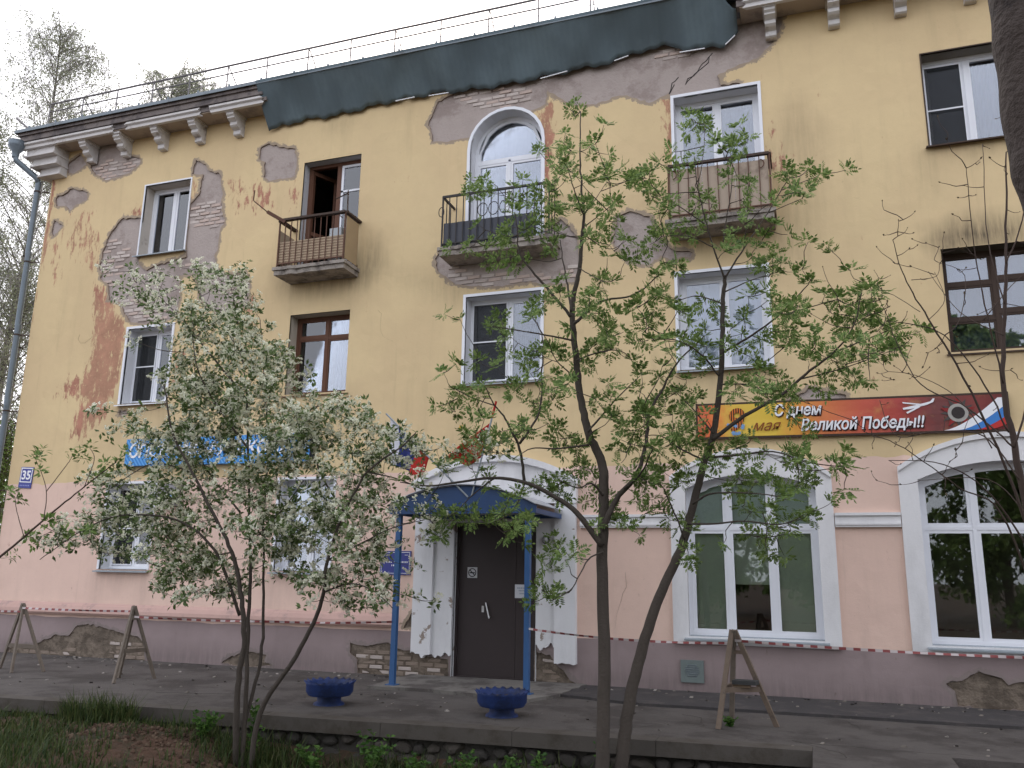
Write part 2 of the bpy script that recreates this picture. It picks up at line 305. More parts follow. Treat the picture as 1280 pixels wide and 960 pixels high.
WEAR = [([(-13.99,7.37),(-13.83,7.5),(-13.63,7.37),(-13.51,7.06),(-12.95,6.55),(-12.94,6.04),(-13.02,5.15),(-13.2,4.62),(-13.82,4.18),(-14.07,4.22),(-14.05,4.71),(-13.81,4.98),(-14.69,5.11),(-14.65,5.31),(-13.91,5.54),(-13.82,6.11)],0.74),([(-4.03,9.88),(-3.91,9.85),(-3.92,9.15),(-3.96,8.39),(-4.05,8.4),(-4.08,9.1),(-4.1,9.65)],1.0),([(-11.67,6.0),(-11.39,5.81),(-11.45,5.28),(-11.62,5.07),(-11.65,5.56)],0.8),([(-1.92,9.64),(-1.75,9.53),(-1.74,8.35),(-1.88,8.44),(-1.96,9.04)],0.75),([(-0.42,8.64),(-0.19,8.88),(-0.1,8.3),(0.08,8.2),(-0.12,7.82),(-0.36,7.99)],0.5),([(-10.13,9.04),(-9.83,9.26),(-9.58,8.59),(-10.08,8.55)],0.6),([(-9.27,9.52),(-9.08,9.41),(-9.1,8.39),(-9.26,8.49)],0.6),([(-15.39,8.47),(-15.19,9.0),(-14.84,7.67),(-15.18,7.52)],0.45),([(-15.11,9.18),(-14.22,9.25),(-13.68,7.9),(-14.19,7.69),(-14.83,8.22)],0.42),([(-10.82,9.58),(-9.92,9.27),(-9.77,8.61),(-10.62,8.59),(-10.87,9.15)],0.4),([(-13.21,9.08),(-12.94,9.12),(-12.94,8.81),(-13.17,8.78)],0.8),([(-11.77,9.46),(-11.49,9.69),(-11.47,9.14),(-11.67,8.87)],0.6),([(-15.69,10.13),(-15.5,10.1),(-15.46,8.1),(-15.64,8.09)],0.9),([(-10.25,6.86),(-9.92,6.91),(-9.76,6.01),(-10.08,6.12)],0.7),([(0.64,4.21),(0.91,4.19),(0.88,4.55),(0.71,4.5)],0.45)]
CRACK = [(-1.09,10.3),(-1.15,10.25),(-1.16,10.14),(-1.27,10.07),(-1.33,10.01),(-1.42,9.94),(-1.51,9.91),(-1.56,9.81)]
CRACK2 = [(-1.67,9.97),(-1.78,9.87),(-1.81,9.74),(-1.85,9.64)]
GRIME = [([(1.95,6.55),(2.23,6.77),(2.75,6.76),(3.15,6.65),(3.12,6.35),(2.07,6.35)],1.0),([(-7.11,7.02),(-6.14,6.84),(-3.47,6.49),(-3.47,6.14),(-5.81,6.28)],0.25),([(-7.79,7.25),(-7.31,7.67),(-7.12,7.18),(-7.51,6.75),(-9.33,6.85),(-9.45,7.19)],0.6),([(-8.77,11.11),(-7.99,10.26),(-8.15,10.03),(-8.52,10.18)],0.25),([(-0.47,8.22),(0.14,9.25),(0.58,8.61),(0.21,6.37),(-0.38,6.43)],0.25),([(-5.71,3.65),(-5.16,4.8),(-3.88,4.72),(-3.88,4.52),(-5.01,4.51)],0.35)]
ROWAN1 = [([(-2.06,-4.35,-0.37),(-2.05,-4.35,-0.19),(-2.03,-4.32,0.62),(-2.05,-4.27,1.8),(-2.04,-4.24,2.47),(-2.06,-4.23,2.82),(-2.2,-4.21,3.13),(-2.29,-4.2,3.5),(-2.35,-4.18,3.96),(-2.4,-4.16,4.46),(-2.39,-4.15,4.75),(-2.33,-4.13,5.05),(-2.3,-4.11,5.49),(-2.28,-4.1,5.74),(-2.31,-4.09,6.06),(-2.33,-4.07,6.49),(-2.33,-4.05,7.13)],0.085,0.006),([(-2.37,-4.35,4.5),(-2.43,-4.24,4.82),(-2.51,-4.13,5.11),(-2.61,-3.95,5.54)],0.02,0.007),([(-2.37,-4.35,4.44),(-2.57,-4.42,4.71),(-2.77,-4.52,4.96),(-2.9,-4.6,5.18),(-2.9,-4.69,5.43),(-2.91,-4.75,5.59)],0.026,0.006),([(-2.33,-4.35,4.36),(-2.2,-4.27,4.51),(-2.04,-4.16,4.66),(-1.78,-3.99,4.74),(-1.63,-3.88,4.86),(-1.5,-3.75,5.04)],0.026,0.007),([(-2.22,-4.35,5.64),(-2.32,-4.49,5.98),(-2.36,-4.65,6.27)],0.012,0.005),([(-2.4,-4.35,6.12),(-2.64,-4.21,6.38),(-2.85,-4.05,6.67)],0.009,0.004),([(-2.21,-4.35,5.65),(-2.13,-4.21,5.86),(-2.04,-3.95,6.2)],0.01,0.004),([(-2.2,-4.35,5.5),(-2.01,-4.47,5.55),(-1.81,-4.65,5.59)],0.01,0.004),([(-2.01,-4.35,5.9),(-1.7,-4.25,6.04)],0.007,0.004),([(-2.24,-4.35,5.43),(-2.11,-4.2,5.34),(-1.97,-4.03,5.32),(-1.84,-3.85,5.47)],0.01,0.004),([(-2.27,-4.35,5.0),(-1.96,-4.62,4.73),(-1.81,-4.75,4.66)],0.009,0.004),([(-2.25,-4.35,5.36),(-2.35,-4.59,5.3),(-2.41,-4.95,5.23)],0.01,0.004),([(-2.35,-4.35,4.17),(-2.6,-4.48,4.21),(-2.93,-4.71,4.24),(-3.11,-4.85,4.25)],0.018,0.005),([(-2.04,-4.35,1.95),(-2.29,-4.41,2.28),(-2.54,-4.47,2.46),(-2.82,-4.54,2.59),(-3.14,-4.61,2.64),(-3.53,-4.7,2.59),(-3.83,-4.78,2.55),(-4.13,-4.85,2.59)],0.045,0.007),([(-2.89,-4.35,2.62),(-2.91,-4.47,2.96),(-3.0,-4.62,3.23),(-3.11,-4.74,3.41),(-3.17,-4.85,3.58)],0.025,0.006),([(-2.95,-4.35,3.04),(-2.75,-4.29,3.39),(-2.75,-4.19,3.9),(-2.78,-4.11,4.33),(-2.92,-4.05,4.59)],0.02,0.006),([(-3.25,-4.35,3.48),(-3.48,-4.45,3.56),(-3.63,-4.55,3.64)],0.01,0.005),([(-2.17,-4.35,3.0),(-2.47,-4.55,2.94),(-2.68,-4.75,2.92),(-2.82,-4.95,2.78)],0.016,0.005),([(-2.02,-4.35,2.12),(-1.89,-4.3,2.42),(-1.69,-4.24,2.67),(-1.6,-4.18,2.97),(-1.56,-4.09,3.37),(-1.42,-4.03,3.64),(-1.28,-3.96,3.92),(-0.98,-3.85,4.25)],0.045,0.008),([(-1.79,-4.35,2.53),(-1.57,-4.55,2.67),(-1.41,-4.85,2.87)],0.02,0.006),([(-2.02,-4.35,2.46),(-2.1,-4.5,2.57),(-2.21,-4.68,2.51),(-2.32,-4.95,2.56)],0.018,0.006),([(-2.31,-4.35,3.94),(-2.08,-4.18,4.06),(-1.9,-4.0,4.11),(-1.79,-3.85,4.03)],0.014,0.005),([(-2.28,-4.35,3.72),(-2.41,-4.64,3.83),(-2.44,-4.85,3.91)],0.012,0.005),([(-2.18,-4.35,3.14),(-1.96,-3.95,3.56),(-1.76,-3.55,3.91)],0.018,0.005),([(-2.02,-4.35,1.88),(-2.16,-4.44,1.8),(-2.27,-4.66,1.52),(-2.42,-4.85,1.4)],0.014,0.005),([(-3.24,-4.35,2.67),(-3.42,-4.55,2.46),(-3.51,-4.75,2.27)],0.012,0.005),([(-2.88,-4.35,2.61),(-2.94,-4.59,2.28),(-3.11,-4.85,2.14)],0.012,0.005)]
ROWAN2 = [([(-1.92,-4.25,-0.38),(-1.87,-4.24,-0.09),(-1.82,-4.22,0.32),(-1.69,-4.19,0.86),(-1.52,-4.16,1.36),(-1.39,-4.14,1.66),(-1.23,-4.12,2.0),(-1.13,-4.1,2.36),(-1.0,-4.07,2.83),(-0.9,-4.05,3.12),(-0.81,-4.02,3.7),(-0.78,-4.0,4.1),(-0.75,-3.97,4.62),(-0.72,-3.95,4.89)],0.08,0.02),([(-0.7,-4.25,4.75),(-0.8,-4.33,5.08),(-0.87,-4.43,5.42),(-0.92,-4.53,5.7),(-0.93,-4.65,6.01)],0.016,0.005),([(-0.69,-4.25,4.77),(-0.49,-4.16,5.11),(-0.27,-4.03,5.48),(-0.06,-3.9,5.87),(0.01,-3.85,6.0)],0.014,0.005),([(-0.7,-4.25,5.17),(-0.65,-4.23,5.48),(-0.58,-4.19,5.91),(-0.59,-4.15,6.36)],0.01,0.004),([(-0.49,-4.25,5.07),(-0.42,-4.42,5.45),(-0.4,-4.55,5.66)],0.009,0.004),([(-0.22,-4.25,5.44),(0.13,-4.15,5.6)],0.007,0.004),([(-0.07,-4.25,5.68),(0.3,-4.05,5.88)],0.007,0.004),([(-0.89,-4.25,5.4),(-1.09,-4.4,5.53),(-1.24,-4.54,5.6),(-1.46,-4.75,5.64)],0.01,0.004),([(-0.8,-4.25,5.11),(-1.04,-4.49,5.18),(-1.26,-4.75,5.1)],0.01,0.004),([(-0.95,-4.25,5.83),(-0.88,-4.15,6.31),(-0.87,-4.05,6.71)],0.007,0.004),([(-0.75,-4.25,3.94),(-0.44,-4.34,4.08),(-0.19,-4.45,4.22),(0.05,-4.58,4.41),(0.15,-4.65,4.51)],0.018,0.005),([(-0.12,-4.25,4.3),(0.31,-4.33,4.37),(0.4,-4.35,4.38)],0.009,0.004),([(-0.9,-4.25,3.02),(-0.56,-4.33,3.24),(-0.2,-4.43,3.41),(0.09,-4.54,3.62),(0.31,-4.63,3.76),(0.49,-4.73,3.96),(0.59,-4.85,4.27)],0.03,0.005),([(0.33,-4.25,3.86),(0.61,-4.34,3.94),(0.87,-4.45,4.01)],0.012,0.004),([(0.0,-4.25,3.61),(0.37,-4.4,3.65),(0.79,-4.65,3.73)],0.011,0.004),([(-0.95,-4.25,2.84),(-0.64,-4.36,2.84),(-0.29,-4.53,2.84),(0.03,-4.73,2.7),(0.35,-4.95,2.62)],0.018,0.005),([(-1.11,-4.25,2.37),(-0.89,-4.39,2.46),(-0.41,-4.79,2.41),(-0.17,-5.05,2.33)],0.018,0.005),([(-1.17,-4.25,2.17),(-0.9,-4.39,2.16),(-0.59,-4.62,2.17),(-0.25,-4.92,2.12),(-0.04,-5.15,2.19)],0.018,0.005),([(-1.2,-4.25,2.01),(-1.31,-4.51,2.39),(-1.37,-4.65,2.54)],0.014,0.005),([(-0.8,-4.25,3.69),(-0.97,-4.44,3.9),(-1.18,-4.64,4.0),(-1.39,-4.85,3.96)],0.016,0.005),([(-0.79,-4.25,3.6),(-0.45,-4.52,3.51),(-0.29,-4.75,3.31)],0.012,0.004),([(-0.45,-4.25,4.1),(-0.26,-4.05,4.05),(-0.11,-3.85,4.04)],0.008,0.004),([(-0.73,-4.25,4.47),(-1.04,-3.97,4.68),(-1.35,-3.65,4.72)],0.012,0.004),([(-0.71,-4.25,4.6),(-0.44,-3.98,4.8),(-0.23,-3.75,4.93)],0.011,0.004),([(-0.98,-4.25,2.81),(-1.25,-4.09,2.97),(-1.48,-3.91,3.14),(-1.73,-3.75,3.17)],0.016,0.005),([(-0.88,-4.25,3.09),(-1.13,-3.93,3.43),(-1.33,-3.65,3.67)],0.014,0.005)]
TUFT1 = [(-2.47,-3.53,7.44),(-2.2,-5.25,5.96),(-2.19,-4.18,6.57),(-2.02,-4.58,6.37),(-2.7,-4.53,6.42),(-2.43,-4.44,6.13),(-2.08,-5.16,5.69),(-1.94,-4.44,6.11),(-1.86,-4.7,5.88),(-1.83,-3.45,6.48),(-2.38,-4.26,5.83),(-2.18,-4.49,5.7),(-1.85,-4.46,5.68),(-2.01,-4.62,5.3),(-1.67,-4.77,5.1),(-1.67,-4.51,5.0),(-3.57,-4.16,6.28),(-3.61,-4.45,6.07),(-3.52,-3.97,6.28),(-3.06,-4.43,6.07),(-2.79,-4.34,6.06),(-3.12,-3.73,6.22),(-2.66,-4.13,5.93),(-2.53,-4.55,5.58),(-2.81,-4.42,5.54),(-3.26,-4.13,5.58),(-3.73,-3.58,5.75),(-3.58,-4.46,5.36),(-3.19,-4.45,5.17),(-3.11,-3.95,5.29),(-2.49,-4.7,5.13),(-2.46,-4.47,5.41),(-2.26,-4.0,5.48),(-3.8,-4.12,4.6),(-3.32,-4.31,4.4),(-3.25,-4.08,4.36),(-2.53,-5.25,4.24),(-2.81,-3.94,4.81),(-2.38,-4.73,4.56),(-1.96,-5.02,4.38),(-2.11,-4.24,4.46),(-2.08,-4.07,4.94),(-1.91,-4.53,4.31),(-1.69,-4.78,4.09),(-1.87,-4.34,4.05),(-1.69,-4.37,3.89),(-2.08,-3.79,4.16),(-2.16,-4.05,4.19),(-2.42,-4.27,3.97),(-2.91,-3.91,4.19),(-2.56,-4.43,4.12),(-3.58,-4.72,3.89),(-3.33,-4.12,3.98),(-2.01,-4.12,3.71),(-3.64,-4.44,3.64),(-3.31,-4.66,3.53),(-3.76,-4.26,3.45),(-3.02,-5.25,3.15),(-3.73,-4.07,3.25),(-3.25,-4.15,3.12),(-3.11,-5.01,2.9),(-3.05,-4.33,3.09),(-2.77,-4.74,3.18),(-2.67,-4.05,3.85),(-2.18,-5.16,3.49),(-2.65,-4.72,3.66),(-3.05,-4.07,3.78),(-3.01,-3.89,3.62),(-2.32,-5.21,3.32),(-2.04,-4.55,3.44),(-1.99,-4.22,3.33),(-1.78,-4.59,3.17),(-1.83,-3.71,3.18),(-1.77,-4.83,2.88),(-1.64,-4.21,3.31),(-1.42,-4.77,3.2),(-1.45,-3.79,3.56),(-1.34,-4.36,4.09),(-1.4,-4.5,4.28),(-1.16,-5.04,3.77),(-2.68,-3.68,3.08),(-2.67,-4.05,3.16),(-2.39,-4.05,2.66),(-2.25,-3.89,2.77),(-3.36,-4.21,2.67),(-3.4,-4.61,2.8),(-3.65,-4.67,2.71),(-3.36,-4.67,2.28),(-3.41,-3.8,2.3),(-2.82,-4.93,2.09),(-2.81,-4.59,1.95),(-3.62,-4.48,2.21),(-3.82,-4.26,2.31),(-3.39,-4.12,2.23),(-2.94,-4.85,2.26),(-2.13,-5.04,1.86),(-2.49,-4.35,1.92),(-2.72,-3.86,1.72),(-2.71,-4.05,1.46),(-1.99,-4.26,2.21),(-1.82,-4.48,2.2),(-1.65,-4.23,2.46),(-1.69,-4.45,2.6),(-1.52,-4.02,2.65),(-2.83,-4.67,2.44),(-3.89,-4.3,2.04),(-2.65,-4.39,2.63),(-2.55,-4.13,2.48),(-2.34,-4.26,2.98),(-2.31,-3.45,2.54)]
TUFT2 = [(-0.91,-3.65,6.98),(-1.1,-3.65,6.86),(-0.66,-5.07,5.93),(-0.57,-4.39,6.28),(-0.38,-4.49,6.22),(-1.25,-4.04,6.42),(-1.22,-5.15,5.72),(-1.77,-3.78,6.32),(-1.62,-3.82,6.13),(-1.28,-4.77,5.55),(-1.18,-4.64,5.54),(-0.55,-4.57,5.9),(-0.42,-4.23,5.81),(-0.0,-3.99,5.95),(0.35,-3.43,6.2),(0.16,-4.33,5.59),(-1.0,-3.94,5.93),(-0.81,-4.19,5.65),(-1.15,-3.55,5.72),(-1.47,-3.95,5.5),(-1.37,-3.7,5.54),(-0.45,-4.68,5.16),(-0.04,-4.33,5.14),(0.15,-4.58,4.93),(-0.18,-3.65,5.22),(-0.17,-3.99,4.86),(-0.36,-4.37,5.01),(-0.68,-4.43,4.98),(-1.37,-4.06,5.01),(-1.17,-4.53,4.86),(0.12,-4.62,4.48),(0.4,-4.06,4.49),(0.71,-3.35,4.79),(0.76,-4.35,4.42),(0.04,-4.47,4.29),(-0.04,-4.72,4.16),(0.15,-4.78,3.91),(0.61,-4.04,4.28),(0.54,-3.91,4.2),(0.51,-4.25,3.98),(0.78,-4.12,4.12),(0.88,-4.2,4.07),(0.8,-4.19,3.85),(0.6,-4.86,3.65),(0.59,-4.43,3.72),(0.38,-4.21,3.75),(0.23,-4.56,3.75),(0.08,-4.44,3.75),(-0.17,-4.58,3.94),(-0.37,-4.38,4.05),(-0.28,-3.91,4.58),(-0.38,-4.41,4.51),(-0.52,-4.31,4.26),(-0.79,-3.92,4.44),(-0.55,-3.99,4.08),(-1.36,-3.57,4.74),(-1.07,-5.09,4.16),(-1.49,-3.91,4.74),(-1.53,-4.44,4.53),(-1.2,-4.2,4.17),(-1.59,-3.91,4.23),(-1.44,-3.82,3.83),(-1.26,-3.83,3.63),(-1.05,-4.19,3.46),(-1.57,-3.61,3.6),(-1.61,-4.36,3.37),(-1.29,-4.31,3.11),(-1.18,-3.93,3.04),(-1.44,-4.47,2.92),(-1.81,-3.39,3.0),(-1.46,-3.84,2.75),(-1.36,-3.38,2.71),(-0.99,-4.26,2.69),(-1.62,-4.4,2.61),(-1.54,-4.18,2.42),(-1.45,-3.96,2.31),(-1.14,-4.48,1.88),(-1.27,-4.1,2.14),(-0.82,-4.26,2.85),(-0.71,-3.6,3.02),(-0.53,-4.52,2.73),(-0.67,-3.83,2.65),(-0.73,-4.51,2.5),(-0.39,-4.63,2.56),(-0.52,-4.53,2.26),(-0.37,-4.73,2.14),(-0.2,-4.19,2.17),(-0.09,-3.84,2.23),(-0.01,-4.18,2.28),(-0.33,-4.0,2.06),(-0.5,-3.6,2.08),(-0.03,-4.14,2.6),(0.02,-4.17,2.8),(0.34,-4.36,2.71),(0.22,-4.89,2.66),(-0.13,-3.95,2.87),(-0.3,-4.95,3.27),(-0.17,-3.99,3.54),(-0.4,-4.26,3.54),(-0.49,-3.8,3.77),(-0.59,-4.28,3.59),(-0.1,-4.58,3.17),(-0.05,-4.11,2.93),(-1.03,-4.47,3.15),(-0.73,-4.32,4.01),(-0.95,-4.23,3.79)]
CHERRY = [([(-6.0,-4.75,-0.64),(-5.99,-4.77,-0.36),(-5.98,-4.86,0.39),(-5.9,-4.92,0.9),(-5.95,-4.99,1.41),(-6.06,-5.05,1.83),(-6.32,-5.12,2.27),(-6.59,-5.19,2.72),(-6.86,-5.27,3.18),(-6.98,-5.35,3.73)],0.05,0.008),([(-5.92,-4.75,-0.64),(-5.93,-4.74,-0.36),(-5.99,-4.7,0.45),(-6.05,-4.67,1.22),(-6.11,-4.64,1.76),(-6.27,-4.59,2.69),(-6.43,-4.54,3.68),(-6.65,-4.5,4.52),(-6.97,-4.45,5.48)],0.05,0.006),([(-5.92,-4.75,-0.64),(-5.97,-4.69,-0.0),(-5.89,-4.61,0.62),(-5.96,-4.53,1.22),(-6.15,-4.39,2.23),(-6.26,-4.27,3.11),(-6.49,-4.15,4.07),(-6.7,-4.05,4.87)],0.04,0.006),([(-5.82,-4.75,-0.63),(-5.71,-4.8,0.13),(-5.27,-4.86,0.75),(-4.98,-4.92,1.26),(-4.89,-4.97,1.76),(-4.69,-5.02,2.26),(-4.4,-5.08,2.68),(-4.01,-5.12,2.92),(-3.82,-5.15,3.07)],0.05,0.007),([(-6.11,-4.75,1.14),(-6.39,-4.91,1.84),(-6.86,-5.05,2.19),(-7.51,-5.23,2.23),(-7.92,-5.38,2.04),(-8.28,-5.55,1.72)],0.025,0.005),([(-6.96,-4.75,2.78),(-7.43,-4.91,2.87),(-7.76,-5.15,2.56)],0.014,0.005),([(-6.27,-4.75,3.63),(-7.06,-4.56,4.33),(-7.82,-4.36,4.98),(-8.69,-4.15,5.6)],0.02,0.005),([(-6.19,-4.75,3.04),(-6.44,-4.92,3.41),(-6.61,-5.19,3.84),(-6.56,-5.45,4.25)],0.018,0.005),([(-5.91,-4.75,3.03),(-5.71,-4.54,3.44),(-5.34,-4.26,3.67),(-5.19,-4.15,3.74)],0.018,0.005),([(-5.02,-4.75,1.76),(-4.56,-4.89,1.93),(-4.09,-5.07,2.09),(-3.64,-5.25,2.16)],0.015,0.005),([(-5.04,-4.75,1.42),(-4.6,-4.94,1.52),(-4.2,-5.15,1.44),(-3.9,-5.35,1.3)],0.014,0.005),([(-4.85,-4.75,2.28),(-5.3,-4.59,2.76),(-5.56,-4.41,3.26),(-5.58,-4.25,3.69)],0.016,0.005),([(-6.05,-4.75,1.93),(-5.49,-5.02,2.27),(-5.0,-5.35,2.58)],0.016,0.005),([(-6.29,-4.75,1.84),(-6.93,-4.5,1.75),(-7.68,-4.15,1.55)],0.014,0.005),([(-4.58,-4.75,2.72),(-4.24,-4.63,2.64),(-3.88,-4.45,2.47)],0.012,0.005),([(-6.23,-4.75,2.3),(-6.99,-4.43,2.82),(-7.75,-4.05,3.41)],0.016,0.005)]
CROWN_CHERRY = [([(-8.25,5.4),(-7.72,5.34),(-7.22,4.92),(-6.9,4.47),(-7.15,4.28),(-7.64,4.74),(-8.0,5.04)],30),([(-7.08,5.28),(-6.74,5.51),(-6.52,5.17),(-6.23,4.52),(-5.91,4.19),(-5.88,3.22),(-6.3,3.05),(-6.93,3.46),(-7.19,4.18),(-7.21,4.81)],190),([(-7.67,4.01),(-7.19,4.18),(-6.31,3.14),(-5.35,3.39),(-5.08,2.64),(-5.34,1.93),(-5.85,1.76),(-6.27,2.67),(-6.79,2.3),(-7.38,2.31),(-7.75,2.8),(-7.94,3.25),(-7.53,3.49)],300),([(-9.17,1.77),(-8.47,2.22),(-7.98,2.31),(-7.14,2.3),(-6.91,1.84),(-6.91,1.38),(-7.36,1.33),(-7.54,1.74),(-8.28,1.83),(-8.75,1.58)],90),([(-6.96,2.3),(-6.23,2.3),(-6.19,1.4),(-6.78,1.25),(-7.01,1.74)],60),([(-5.86,1.84),(-5.26,2.29),(-4.78,2.73),(-4.47,2.46),(-4.42,1.6),(-4.68,1.14),(-5.08,1.25),(-5.41,1.5)],105),([(-5.36,3.58),(-5.05,3.65),(-4.79,3.55),(-4.41,3.12),(-4.19,2.71),(-4.77,2.55),(-5.2,2.83),(-5.55,3.21)],85),([(-4.48,2.63),(-3.75,2.36),(-3.78,2.11),(-4.0,1.86),(-4.08,1.44),(-4.21,1.19),(-4.5,1.43),(-4.63,1.94)],32),([(-4.31,3.16),(-3.63,2.96),(-3.08,3.07),(-3.03,2.98),(-3.62,2.78),(-3.99,2.53),(-4.28,2.63)],22),([(-6.08,4.21),(-5.87,4.39),(-5.61,3.98),(-5.48,3.68),(-5.84,3.41)],22),([(-8.44,2.82),(-7.88,2.9),(-7.5,2.31),(-8.09,2.22)],26)]
BARE = [([(1.41,-6.2,-0.21),(1.49,-6.14,1.0),(1.48,-6.08,1.91),(1.45,-6.04,2.6),(1.43,-6.01,3.09),(1.51,-5.97,3.72),(1.58,-5.94,4.24),(1.66,-5.9,5.0)],0.05,0.005),([(1.45,-6.2,1.9),(1.32,-6.3,2.45),(1.05,-6.46,3.16),(0.87,-6.56,3.53),(0.75,-6.63,3.79),(0.69,-6.7,4.05)],0.02,0.004),([(1.39,-6.2,2.69),(1.23,-6.26,3.1),(1.02,-6.32,3.41),(0.81,-6.36,3.5),(0.62,-6.4,3.53)],0.012,0.004),([(1.41,-6.2,2.58),(1.15,-6.15,2.89),(0.86,-6.1,3.1),(0.72,-6.04,3.47),(0.66,-6.0,3.75)],0.012,0.004),([(1.04,-6.2,3.44),(1.16,-6.15,3.57),(1.25,-6.01,3.96),(1.09,-5.9,4.13)],0.008,0.003),([(1.39,-6.2,3.05),(1.31,-6.29,3.63),(1.26,-6.4,4.16),(1.25,-6.5,4.63)],0.012,0.004),([(1.46,-6.2,3.65),(1.42,-6.1,4.2),(1.5,-5.9,5.1)],0.01,0.004),([(1.5,-6.2,3.96),(1.67,-6.17,4.4),(1.78,-6.1,5.15)],0.012,0.004),([(1.46,-6.2,1.79),(1.21,-6.34,2.23),(0.91,-6.46,2.44),(0.55,-6.6,2.46)],0.014,0.004),([(1.45,-6.2,1.47),(1.24,-6.4,2.11),(0.99,-6.51,2.27),(0.65,-6.68,2.53),(0.39,-6.8,2.64)],0.014,0.004),([(1.42,-6.2,2.35),(1.24,-6.13,2.68),(0.94,-6.05,2.74),(0.67,-5.98,2.73),(0.58,-5.9,3.03)],0.01,0.004),([(1.41,-6.2,2.58),(1.59,-6.11,3.05),(1.72,-6.0,3.56)],0.015,0.004),([(0.89,-6.2,3.64),(0.74,-6.13,3.8),(0.67,-6.1,3.85)],0.005,0.003),([(0.94,-6.2,3.57),(1.07,-6.16,3.73),(1.03,-6.1,3.98)],0.005,0.003),([(0.85,-6.2,3.9),(1.03,-6.14,3.93),(1.07,-6.1,4.04)],0.005,0.003),([(1.43,-6.2,3.41),(1.19,-6.03,3.66),(1.03,-5.8,4.09)],0.008,0.003),([(1.31,-6.2,3.54),(1.58,-6.08,3.86),(1.77,-6.0,4.0)],0.008,0.003),([(1.27,-6.2,2.58),(1.12,-6.06,2.97),(0.88,-5.91,3.2),(0.67,-5.8,3.28)],0.008,0.003),([(1.43,-6.2,2.12),(1.25,-6.06,2.37),(0.83,-5.8,2.4)],0.008,0.003)]
LEFTTWIG = [([(-8.93,-6.0,-0.45),(-8.98,-5.92,0.84),(-8.85,-5.86,1.57),(-8.55,-5.84,1.73),(-7.99,-5.78,2.19),(-7.62,-5.74,2.48),(-7.2,-5.7,2.78)],0.03,0.005),([(-7.8,-6.0,2.13),(-7.93,-5.91,2.49),(-8.26,-5.8,2.82)],0.008,0.004),([(-7.82,-6.0,2.44),(-7.73,-5.85,2.76),(-7.74,-5.8,2.85)],0.007,0.004),([(-7.3,-6.0,2.47),(-7.34,-5.87,2.79),(-7.5,-5.8,2.94)],0.007,0.004),([(-8.05,-6.0,1.96),(-8.26,-5.95,2.23),(-8.39,-5.9,2.41)],0.007,0.004),([(-7.85,-6.0,2.09),(-7.54,-5.96,1.98),(-7.28,-5.9,2.05)],0.006,0.003)]
TRUNK = [([(1.67,-8.0,1.53),(1.58,-7.95,2.78),(1.44,-7.91,3.69),(1.39,-7.9,4.07),(1.38,-7.88,4.6),(1.38,-7.86,5.04),(1.41,-7.84,5.61),(1.48,-7.8,6.58)],0.2,0.14)]
# ------------------------------------------------------------------ ground
def smooth(a, b, x): t = np.clip((x-a)/(b-a), 0, 1); return t*t*(3-2*t)
def edge_y(x): return -3.70+.0712*(x+.1)
def gz(x, y):
    x = np.asarray(x, float); y = np.asarray(y, float)
    z = np.full(np.broadcast(x, y).shape, -.30)
    inbed = smooth(.3, -.3, y-edge_y(x)) * smooth(-13.9, -10.5, y)
    left = smooth(-5.2, -7.2, x)*smooth(-11.5, -9.2, x)
    bed = -.55+.36*left+.07*np.exp(-((x+7.6)/1.3)**2-((y+4.75)/.6)**2)+.05*smooth(-9, -10, x)
    bed = bed + .03*np.sin(x*2.1+1)*np.cos(y*1.7)+.018*np.sin(x*5.3)*np.sin(y*4.1+.5)
    z = z*(1-inbed)+bed*inbed
    z = np.where(y < -12, z+(0-z)*smooth(-12, -13.5, y), z)
    return z
xs = np.unique(np.concatenate([np.linspace(-600, -20, 24), np.linspace(-20, -11, 30), np.linspace(-11, 2, 110), np.linspace(2, 20, 30), np.linspace(20, 600, 24)]))
ys = np.unique(np.concatenate([np.linspace(-600, -20, 24), np.linspace(-20, -8, 30), np.linspace(-8, -3, 60), np.linspace(-3, 20, 20), np.linspace(20, 600, 24)]))
X, Yg = np.meshgrid(xs, ys); Zg = gz(X, Yg)+np.where((X > -11) & (X < 2) & (Yg > -8), rng.normal(0, .012, X.shape), 0)
nx, ny = len(xs), len(ys); idx = np.arange(nx*ny).reshape(ny, nx)
Fq = np.stack([idx[:-1, :-1], idx[:-1, 1:], idx[1:, 1:], idx[1:, :-1]], -1).reshape(-1, 4)
Msoil = mat('red_brown_soil', C(84, 64, 52), .98, .45, 5, .9, 24, col2=C(60, 56, 42), f2=(.46, .6), s2=1.6, bdist=.03)
tag(mesh_np('ground', np.stack([X, Yg, Zg], -1).reshape(-1, 3), Fq, Msoil), kind='structure')
# pavement along the house with a path that runs out between two beds
E0, E1 = -40., -.1
KW = .26
walk = MB().slab([(E0, edge_y(E0)+KW), (E1, edge_y(E1)+KW), (E1, edge_y(E1)), (E1, -14), (1.15, -14), (1.15, -3.47), (40, -3.6), (40, 3), (-40, 3)], -.2, 0).build('pavement', Mash)
tag(walk, kind='structure')
n = 16
for k in range(n):
    a = E1-.002-k*1.52; b = a-1.515
    MB().slab([(a, edge_y(a)), (a, edge_y(a)+KW-.003), (b, edge_y(b)+KW-.003), (b, edge_y(b))], -.15, random.uniform(.0, .006)).build('kerb_stone', Mkerb, walk)
pp = [(-3.35, -.02), (-3.45, -1.15), (-2.2, -1.5), (-.9, -1.45), (.5, -1.44), (2.2, -1.38), (20, -1.3), (20, -.02)]
o = MB().slab(jag(pp, .25, .02), -.05, .035).build('asphalt_apron', Mstrip); tag(o, kind='structure')
o = MB().slab(jag([(-6.25, -.0), (-6.15, -1.62), (-5.2, -1.55), (-3.62, -1.85), (-3.40, -1.2), (-3.30, -.0)], .2, .025), -.05, .045).build('porch_slab', Mporch); tag(o, kind='structure')
rc = random.Random(31)
